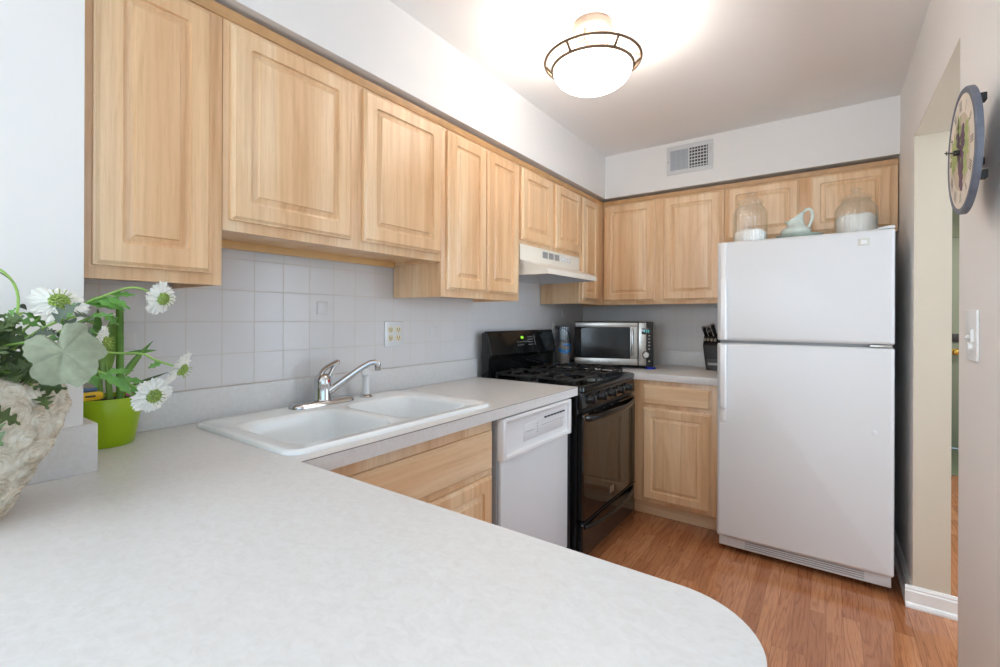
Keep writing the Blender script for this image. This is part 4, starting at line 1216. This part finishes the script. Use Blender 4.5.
def hand(ang, L, w, x):
    er = Vector((0, -math.sin(ang), math.cos(ang))); et = Vector((0, math.cos(ang), math.sin(ang)))
    c0 = Vector((x, CY, CZ)); pts = [(-0.018, w), (L * 0.7, w * 0.7), (L * 0.72, w * 2.6), (L * 0.82, w * 0.6), (L, 0.0004)]
    L_ = [b.bm.verts.new(c0 + er * r + et * q) for r, q in pts]; Rv = [b.bm.verts.new(c0 + er * r - et * q) for r, q in pts]
    L2 = [b.bm.verts.new(c0 + er * r + et * q + Vector((0.0008, 0, 0))) for r, q in pts]; R2 = [b.bm.verts.new(c0 + er * r - et * q + Vector((0.0008, 0, 0))) for r, q in pts]
    b.bm.faces.new(L_ + list(reversed(Rv))); b.bm.faces.new(list(reversed(L2)) + R2)
    b.bm.faces.new((L_[0], L2[0], R2[0], Rv[0]))
    for i in range(4): b.bm.faces.new((L_[i], L_[i + 1], L2[i + 1], L2[i])); b.bm.faces.new((Rv[i], R2[i], R2[i + 1], Rv[i + 1]))
hand(R(286), 0.122, 0.0022, XF - 0.010)
part('minute_hand', b, 'slot', ck)
b = B(); hand(R(2), 0.075, 0.0026, XF - 0.004)
part('hour_hand', b, 'slot', ck)
part('hub', B().lathe([(0.006, XF + 0.001), (0.006, XF - 0.011), (0.0, XF - 0.0115)], (0, CY, CZ), 16, 'x'), 'slot', ck)
for yy_, dz in ((1.395, -0.072), (1.405, 0.095)):
    part('wall_bracket', B().box(XF + 0.011, XF + 0.030, yy_ - 0.010, yy_ + 0.010, CZ + dz - 0.009, CZ + dz + 0.009, 0.002), 'slot', ck, label='dark peg on the back')
part('hanger', B().box(XF + 0.011, XR - 0.0005, 1.568, 1.586, CZ - 0.010, CZ + 0.008, 0.002), 'slot', ck)

# ------------------------------------------------------------------ rose vase
VX, VY = 0.512, 0.088
def vr(h):
    # radius of the vase body at height h above the counter (0..0.235)
    pts = [(0, 0.062), (0.02, 0.070), (0.06, 0.091), (0.11, 0.117), (0.15, 0.133), (0.185, 0.140), (0.21, 0.136), (0.232, 0.118), (0.24, 0.108)]
    for (h0, r0), (h1, r1) in zip(pts, pts[1:]):
        if h <= h1: 
            t = (h - h0) / (h1 - h0); t = t * t * (3 - 2 * t) * 0.3 + t * 0.7
            return r0 + (r1 - r0) * t
    return pts[-1][1]
random.seed(21)
roses = []
tries = 0
while len(roses) < 170 and tries < 9000:
    tries += 1
    a = random.uniform(0, 2 * PI); h = random.uniform(0.008, 0.228); s = random.uniform(0.021, 0.030)
    p = Vector((vr(h) * math.cos(a), vr(h) * math.sin(a), h))
    if all((p - q).length > 0.80 * (s + s2) for q, s2, _, _, _ in roses):
        roses.append((p, s, random.uniform(0, 6.28), random.choice((-1, 1)), a))
import numpy as np
NA, NH = 660, 250
ang = 2 * PI * np.arange(NA) / NA
RC_ = np.array([list(q) for q, *_ in roses]); RS = np.array([r_[1] for r_ in roses]); RP = np.array([r_[2] for r_ in roses]); RG = np.array([r_[3] for r_ in roses]); RA = np.array([r_[4] for r_ in roses])
rings = []
for k in range(NH + 1):
    h = 0.24 * k / NH; r = vr(h)
    P3 = np.stack([r * np.cos(ang), r * np.sin(ang), np.full(NA, h)], 1)
    D = np.linalg.norm(P3[:, None] - RC_[None], axis=2) / RS[None]
    bi = D.argmin(1); dd = D[np.arange(NA), bi]
    th = np.arctan2(h - RC_[bi, 2], ((ang - RA[bi] + PI) % (2 * PI) - PI) * r)
    dome = np.clip(1 - (dd / 1.2) ** 2, 0, 1)
    # overlapping petals: each ring of the rose is a few arcs, shifted ring by ring
    turn = dd * 3.6 + RG[bi] * (th + RP[bi]) / (2 * PI)
    ringf = turn - np.floor(turn)                               # 0 at the inner foot, 1 at the petal lip
    scallop = 0.75 + 0.25 * np.cos(3 * th + 2.1 * np.floor(turn) + RP[bi])
    lip = np.clip(ringf, 0, 1) ** 1.6 * np.where(ringf > 0.86, np.clip((1 - ringf) / 0.14, 0, 1), 1)
    disp = 0.009 * dome ** 0.75 + 0.0075 * (lip * scallop - 0.25) * np.clip(dome * 2.5, 0, 1)
    disp = np.where(dd < 1.3, disp, 0)
    rr9 = r + disp
    rings.append([(VX + rr9[i] * math.cos(ang[i]), VY + rr9[i] * math.sin(ang[i]), CT + 0.001 + h) for i in range(NA)])
for (r, h) in ((0.104, 0.244), (0.098, 0.240), (0.096, 0.20), (0.094, 0.15)):
    rings.append([(VX + r * math.cos(2 * PI * i / NA), VY + r * math.sin(2 * PI * i / NA), CT + h) for i in range(NA)])
b = B().rings(rings)
solo('rose_vase', b, 'vase', 'cream stone vase carved all over with roses on the peninsula counter', 'vase', (VX, VY, CT), angle=60)

# ------------------------------------------------------------------ flowers
CAMV = CAM
def frame_of(nrm, upv):
    n = Vector(nrm).normalized(); u = (Vector(upv) - n * Vector(upv).dot(n)).normalized(); s = u.cross(n)
    return n, u, s
def leaf_mesh(b, base, direction, normal, L, W, lobes=0, curl=0.25, fold=0.25, seg=14, depth=0.45):
    d = Vector(direction).normalized(); n = Vector(normal); n = (n - d * n.dot(d)).normalized(); s = d.cross(n)
    base = Vector(base); rows = []
    for i in range(seg + 1):
        t = i / seg
        w = W * math.sin(PI * min(1, t ** 0.8)) ** 0.8 if 0 < t < 1 else 0.0
        if lobes: w *= (1 - depth) + depth * (0.5 + 0.5 * math.cos(2 * PI * lobes * t + 0.6))
        w = max(w, 0.0006)
        c = base + d * (L * t) - n * (curl * L * t * t) 
        rows.append([c - s * w - n * 0 + n * fold * w, c - s * w * 0.5 + n * fold * w * 0.35, c, c + s * w * 0.5 + n * fold * w * 0.35, c + s * w + n * fold * w])
    vs = [[b.bm.verts.new(p) for p in r] for r in rows]
    for a_, c_ in zip(vs, vs[1:]):
        for i in range(4): b.bm.faces.new((a_[i], a_[i + 1], c_[i + 1], c_[i]))
def flower(b_pet, b_ctr, c, nrm, Rf, seed):
    random.seed(seed)
    n, u, s = frame_of(nrm, (0.1, 0.2, 1)); c = Vector(c)
    for layer, (cnt, r0, r1, lift) in enumerate(((13, 0.35, 1.0, 0.10), (11, 0.30, 0.80, 0.30), (9, 0.25, 0.55, 0.5))):
        for k in range(cnt):
            a = 2 * PI * (k + 0.5 * layer) / cnt + random.uniform(-0.15, 0.15)
            er = u * math.cos(a) + s * math.sin(a); et = n.cross(er)
            L = Rf * r1 * random.uniform(0.86, 1.12); wd2 = L * 2 * PI / cnt * 0.62
            rows = []
            for i in range(6):
                t = i / 5
                rr2 = Rf * 0.14 + (L - Rf * 0.14) * t
                w = wd2 * (0.25 + 0.9 * t) * (1 if i < 5 else 0.8)
                row = []
                for j in range(-3, 4):
                    q = j / 3
                    ruff = Rf * 0.07 * math.sin(j * 2.2 + k + layer) * t
                    notch = (-0.12 * Rf * (abs((j % 2)) - 0.5) * (1 if i == 5 else 0))
                    row.append(c + er * (rr2 + notch - abs(q) * 0.06 * Rf) + et * w * q + n * (lift * Rf * (0.25 + 0.45 * t - 0.55 * t * t) + ruff))
                rows.append([b_pet.bm.verts.new(p) for p in row])
            for a_, c_ in zip(rows, rows[1:]):
                for i in range(6): b_pet.bm.faces.new((a_[i], a_[i + 1], c_[i + 1], c_[i]))
    # domed centre of small knobs, with a few pins
    for k in range(44):
        ph = math.acos(1 - 0.8 * (k + 0.5) / 44); th = 2.39996 * k
        dd = n * math.cos(ph) + (u * math.cos(th) + s * math.sin(th)) * math.sin(ph)
        q = c + n * (Rf * 0.10) + dd * Rf * 0.36
        m2 = bmesh.new(); bmesh.ops.create_icosphere(m2, subdivisions=1, radius=Rf * 0.075); b_ctr.merge(m2, Matrix.Translation(q))
    for k in range(10):
        th = 2 * PI * k / 10 + 0.3
        dd = (n * 0.8 + (u * math.cos(th) + s * math.sin(th)) * 0.7).normalized()
        q = c + n * (Rf * 0.15)
        b_ctr.tube([q, q + dd * Rf * 0.62], Rf * 0.02, 5)
FG = 'white scabious stems in the rose vase'
def flower_stem(label, pts, c, nrm, Rf, seed, leaves=()):
    o = thing('scabious_stem', label, 'flower', (VX, VY, CT + 0.16), 0, FG)
    root = [Vector((VX + 0.01, VY + 0.01, CT + 0.165)), Vector((VX + 0.0, VY + 0.05, CT + 0.235))]
    P = root + [Vector(p) for p in pts] + [Vector(c) - Vector(nrm).normalized() * 0.004]
    # smooth the poly-line
    Q = []
    for i in range(len(P) - 1):
        p0, p1, p2, p3 = P[max(i - 1, 0)], P[i], P[i + 1], P[min(i + 2, len(P) - 1)]
        for k in range(5):
            t = k / 5
            Q.append(0.5 * ((2 * p1) + (-p0 + p2) * t + (2 * p0 - 5 * p1 + 4 * p2 - p3) * t * t + (-p0 + 3 * p1 - 3 * p2 + p3) * t ** 3))
    Q.append(P[-1])
    part('stem', B().tube(Q, 0.0021, 8), 'stemgreen', o)
    bp, bc = B(), B(); flower(bp, bc, c, nrm, Rf, seed)
    h = part('flower_head', bp, 'petal', o, angle=60, recalc=False)
    part('flower_centre', bc, 'pistil', h, angle=60)
    if leaves:
        bl = B()
        for (bs, dr_, L, W) in leaves: leaf_mesh(bl, bs, dr_, Vector((0.7, -0.3, 0.6)), L, W, 3, 0.15, 0.2)
        part('leaves', bl, 'leafbright', o, angle=60, recalc=False)
    return o
flower_stem('white scabious on the highest arching stem, just below the end wall cabinet', [(0.448, 0.182, 1.202), (0.455, 0.236, 1.252), (0.468, 0.270, 1.282), (0.483, 0.305, 1.302), (0.494, 0.332, 1.315), (0.508, 0.353, 1.313)],
            (0.519, 0.380, 1.295), (0.75, 0.35, -0.15), 0.034, 1,
            [((0.468, 0.270, 1.284), (0.3, 0.9, 0.25), 0.05, 0.009), ((0.475, 0.285, 1.288), (0.5, 0.8, -0.3), 0.05, 0.010), ((0.483, 0.305, 1.300), (0.2, 0.9, 0.1), 0.042, 0.009), ((0.483, 0.300, 1.296), (0.4, 0.8, -0.5), 0.045, 0.010), ((0.470, 0.272, 1.282), (0.3, 0.9, -0.1), 0.06, 0.010)])
flower_stem('white scabious seen side-on, on the level stem over the lime pot', [(0.509, 0.225, 1.171), (0.510, 0.275, 1.185), (0.513, 0.314, 1.182), (0.526, 0.348, 1.179), (0.534, 0.366, 1.166)],
            (0.560, 0.400, 1.148), (0.55, 0.55, -0.45), 0.034, 2, [((0.540, 0.375, 1.160), (0.1, -0.9, -0.3), 0.025, 0.008)])
flower_stem('white scabious with open green centre facing out, hanging before the lime pot', [(0.524, 0.236, 1.171), (0.527, 0.275, 1.151), (0.538, 0.307, 1.131), (0.546, 0.337, 1.110)],
            (0.550, 0.356, 1.096), (0.85, 0.15, -0.2), 0.036, 3,
            [((0.527, 0.275, 1.150), (0.4, 0.6, -0.5), 0.05, 0.011), ((0.530, 0.285, 1.146), (0.2, 0.9, 0.1), 0.045, 0.009), ((0.534, 0.296, 1.138), (0.5, 0.5, -0.7), 0.05, 0.010), ((0.538, 0.307, 1.131), (0.2, 0.9, -0.1), 0.04, 0.009), ((0.524, 0.262, 1.156), (0.5, 0.2, -0.8), 0.04, 0.011), ((0.542, 0.322, 1.12), (0.3, 0.5, -0.8), 0.035, 0.008)])
flower_stem('white scabious with wide green centre, against the white wall above the felted leaf', [(0.490, 0.170, 1.215), (0.482, 0.200, 1.250)], (0.477, 0.229, 1.279), (0.75, 0.02, 0.55), 0.042, 4)
flower_stem('white scabious half hidden behind the right edge of the felted leaf', [(0.50, 0.20, 1.18), (0.507, 0.245, 1.200)], (0.517, 0.283, 1.206), (0.5, 0.8, -0.1), 0.030, 5)

# big felted leaf
fl = thing('felted_leaf', 'large silvery green felted leaf in front of the rose vase flowers', 'leaf', (VX, VY, CT + 0.17))
lc = Vector((0.636, 0.202, 1.201))
n_, u_, s_ = frame_of(CAMV - lc + Vector((0, -0.1, 0.35)), (0, 0, 1))
right = -s_ if (-s_).dot(rt0) > 0 else s_
b = B()
lob = [(0, 0.030), (20, 0.058), (45, 0.066), (62, 0.052), (85, 0.058), (112, 0.066), (128, 0.056), (150, 0.066), (178, 0.074), (196, 0.060), (222, 0.066), (246, 0.062), (262, 0.048), (285, 0.056), (312, 0.062), (335, 0.054), (350, 0.024), (360, 0.030)]
def lr(a):
    for (a0, r0), (a1, r1) in zip(lob, lob[1:]):
        if a0 <= a <= a1:
            t = (a - a0) / (a1 - a0); t = t * t * (3 - 2 * t); return r0 + (r1 - r0) * t
    return 0.05
NRL, NAL = 12, 90
vv = []
for k in range(NRL + 1):
    t = k / NRL; ring = []
    for i in range(NAL):
        a = 360 * i / NAL
        r = lr(a) * t * (1 + 0.02 * math.sin(i * 1.7) * (1 if k == NRL else 0))
        th = R(a - 18)                           # notch points up and to the left
        x = r * math.sin(th) * 0.84 ; y = r * math.cos(th) * 0.86
        vein = 0.0050 * abs(math.sin(R(a) * 3.5)) ** 0.6 * t
        p = lc + right * (x + 0.004) + Vector(u_) * (y - 0.006) + Vector(n_) * (vein + 0.010 * (1 - t * t) - 0.004 + 0.004 * math.sin(R(a) * 3) * t)
        ring.append(b.bm.verts.new(p))
    vv.append(ring)
for a_, c_ in zip(vv[1:], vv[2:]):
    for i in range(NAL): b.bm.faces.new((a_[i], a_[(i + 1) % NAL], c_[(i + 1) % NAL], c_[i]))
for i in range(NAL): b.bm.faces.new((vv[0][0], vv[1][i], vv[1][(i + 1) % NAL])) if i >= 0 else None
for i in range(1, NAL): b.bm.verts.remove(vv[0][i])
part('blade', b, 'leafpale', fl, angle=180)
part('stalk', B().tube([(VX + 0.01, VY + 0.02, CT + 0.17), (0.53, 0.13, 1.20), (0.59, 0.18, 1.215), lc + Vector((-0.004, 0, 0))], 0.0025, 8), 'stemgreen', fl)

# leafy sprigs
random.seed(8)
LG = 'leafy green sprigs in the rose vase'
def sprig(label, tip, mids, nl, L, W, mat='leafgreen', seed=0, lobes=3):
    random.seed(seed)
    o = thing('leafy_sprig', label, 'foliage', (VX, VY, CT + 0.15), 0, LG)
    P = bez([(VX, VY, CT + 0.17)] + [mids] + [tip], 16)
    part('stem', B().tube(P, 0.0022, 7), 'stemgreen', o)
    b = B()
    for i in range(nl):
        t = 0.35 + 0.65 * i / (nl - 1) if nl > 1 else 1
        p = P[min(int(t * 16), 16)]; dv = (P[min(int(t * 16) + 1, 16)] - P[max(int(t * 16) - 1, 0)]).normalized()
        a = 2.4 * i + random.uniform(-0.4, 0.4)
        sd = dv.orthogonal().normalized(); sd.rotate(Matrix.Rotation(a, 3, dv))
        dr_ = (dv * 0.55 + sd * 0.9 + Vector((0.25, 0.1, -0.15))).normalized()
        nn = Vector((0.8, -0.3, 0.6)) + Vector((random.uniform(-.4, .4), random.uniform(-.4, .4), random.uniform(-.2, .4)))
        leaf_mesh(b, p, dr_, nn, L * random.uniform(0.75, 1.15), W * random.uniform(0.8, 1.2), lobes, random.uniform(0.1, 0.5), 0.3, 26, 0.72)
    part('leaves', b, mat, o, angle=60, recalc=False)
    return o
sprig('dark leafy sprig spilling over the vase rim below the felted leaf', (0.612, 0.180, 1.128), (0.58, 0.13, 1.22), 16, 0.046, 0.0165, 'leafgreen', 31, 4)
sprig('dark leafy sprig drooping down the front of the carved roses', (0.682, 0.118, 1.100), (0.63, 0.08, 1.26), 16, 0.042, 0.0150, 'leafgreen', 32, 4)
sprig('bushy dark sprig at the photo\'s edge, left of the felted leaf', (0.535, 0.150, 1.240), (0.53, 0.11, 1.21), 22, 0.050, 0.0170, 'leafgreen', 33, 4)
sprig('bright green sprig rising left of the white scabious on the wall', (0.480, 0.180, 1.262), (0.49, 0.13, 1.22), 10, 0.042, 0.0110, 'leafbright', 34, 4)
sprig('dusty grey-green sprig just above the felted leaf', (0.520, 0.245, 1.255), (0.52, 0.17, 1.24), 8, 0.056, 0.0170, 'leafdusk', 35, 4)
sprig('bright green sprig reaching toward the bamboo pot above the felted leaf', (0.500, 0.290, 1.262), (0.50, 0.20, 1.23), 10, 0.044, 0.0100, 'leafbright', 36)
sprig('thin willowy sprig arching highest at the photo\'s left edge', (0.432, 0.142, 1.352), (0.50, 0.23, 1.30), 4, 0.050, 0.006, 'leafdusk', 37, 0)
sprig('dark leafy sprig low at the vase mouth behind the felted leaf', (0.555, 0.185, 1.165), (0.54, 0.13, 1.20), 20, 0.046, 0.0160, 'leafgreen', 38, 4)
sprig('dark leafy sprig filling the vase mouth at the photo\'s left edge', (0.580, 0.105, 1.180), (0.55, 0.09, 1.25), 22, 0.050, 0.0165, 'leafgreen', 39, 4)

# ------------------------------------------------------------------ potted bamboo
PX, PY = 0.100, 0.398
pb = thing('potted_bamboo', 'lucky bamboo in a lime green pot at the tiled corner', 'potted plant', (PX, PY, CT))
hp = 0.126
prof = [(0.056, CT + 0.0005), (0.059, CT + 0.004), (0.071, CT + hp * 0.6), (0.0755, CT + hp), (0.0745, CT + hp + 0.002), (0.0725, CT + hp), (0.070, CT + hp - 0.012), (0.0, CT + hp - 0.014)]
part('pot', B().lathe(prof, (PX, PY, 0), 56), 'lime', pb)
part('soil', B().lathe([(0.0695, CT + hp - 0.012), (0.05, CT + hp - 0.006), (0.0, CT + hp - 0.003)], (PX, PY, 0), 40, cap0=False, cap1=False), 'soil', pb)
b = B()
zz = CT + hp - 0.01
stk = []
for k in range(6):
    stk += [((0.128 - 0.001 * k, 0.418, zz + 0.042 * k), 0.0098), ((0.128 - 0.001 * k, 0.418, zz + 0.042 * k + 0.003), 0.0085), ((0.128 - 0.001 * k, 0.418, zz + 0.042 * k + 0.038), 0.0085)]
b.tube([p for p, r in stk] + [(0.122, 0.418, zz + 0.262)], [r for p, r in stk] + [0.0092], 14)
part('stalk', b, 'bamboo', pb)
b = B().tube([(0.110, 0.402, zz), (0.108, 0.398, zz + 0.06), (0.106, 0.395, zz + 0.10)], [0.008, 0.007, 0.006], 10)
b.tube([(0.092, 0.388, zz), (0.090, 0.384, zz + 0.06), (0.088, 0.380, zz + 0.11)], [0.007, 0.006, 0.005], 10)
part('shoot', b, 'leaflime', pb)
for (bs, dr_, L, W, mt_) in (((0.110, 0.392, zz + 0.065), (0.04, 0.06, 1.0), 0.165, 0.017, 'leaflime'), ((0.092, 0.384, zz + 0.085), (-0.12, -0.02, 1.0), 0.165, 0.014, 'leafbright'), ((0.098, 0.39, zz + 0.06), (0.10, 0.10, 1.0), 0.150, 0.012, 'leaflime'),
                          ((0.128, 0.424, zz + 0.075), (0.25, 0.5, 0.75), 0.105, 0.006, 'leafbright'), ((0.130, 0.426, zz + 0.06), (0.3, 0.45, 0.95), 0.095, 0.006, 'leaflime'), ((0.128, 0.424, zz + 0.125), (0.15, 0.9, 0.10), 0.075, 0.006, 'leafbright'),
                          ((0.13, 0.42, zz + 0.03), (0.3, 0.8, 0.35), 0.11, 0.004, 'leafgreen'), ((0.082, 0.378, zz + 0.05), (-0.05, -0.35, 1.0), 0.13, 0.013, 'leafgreen')):
    b = B(); leaf_mesh(b, bs, dr_, (0.9, -0.45, 0.2), L, W, 0, 0.10, 0.25, 16)
    part('leaf', b, mt_, pb, angle=60, recalc=False)
yl = thing('craft_knife', 'yellow plastic handle with a blue grip, poking out of the lime pot', 'tool', (0.128, 0.352, CT + hp - 0.004))
b = B(); rg = []
for ins, x in ((0.003, 0.1255), (0.0, 0.1275), (0.0, 0.1325), (0.003, 0.1345)): rg.append([(x, u, v) for u, v in rrect(0.325 + ins, 0.382 - ins, CT + hp + 0.0, CT + hp + 0.021 - ins, 0.008, 5)])
part('handle', b.rings(rg), 'yellow', yl)
part('slot', B().box(0.1342, 0.1352, 0.345, 0.366, CT + hp + 0.008, CT + hp + 0.013, 0.0004), 'slot', yl)
part('grip', B().box(0.122, 0.130, 0.340, 0.372, CT + hp + 0.0215, CT + hp + 0.031, 0.003), 'denim', yl, label='slate blue grip')
pf = thing('pink_blossom', 'tiny magenta blossom tucked in the right rim of the lime pot', 'flower', (0.150, 0.436, CT + hp - 0.006))
b = B()
for k in range(3):
    c0 = Vector((0.152 + 0.006 * k, 0.432 + 0.008 * k, CT + hp + 0.012 + 0.008 * (k % 2)))
    for j in range(5):
        a = 2 * PI * j / 5
        leaf_mesh(b, c0, Vector((0.35, math.cos(a), math.sin(a))), (0.9, -0.4, 0.2), 0.011, 0.004, 0, -0.2, 0.2, 6)
part('petals', b, 'pink', pf, recalc=False)
part('stem', B().tube([(0.148, 0.432, CT + hp - 0.010), (0.156, 0.438, CT + hp + 0.012)], 0.0015, 6), 'stemgreen', pf)
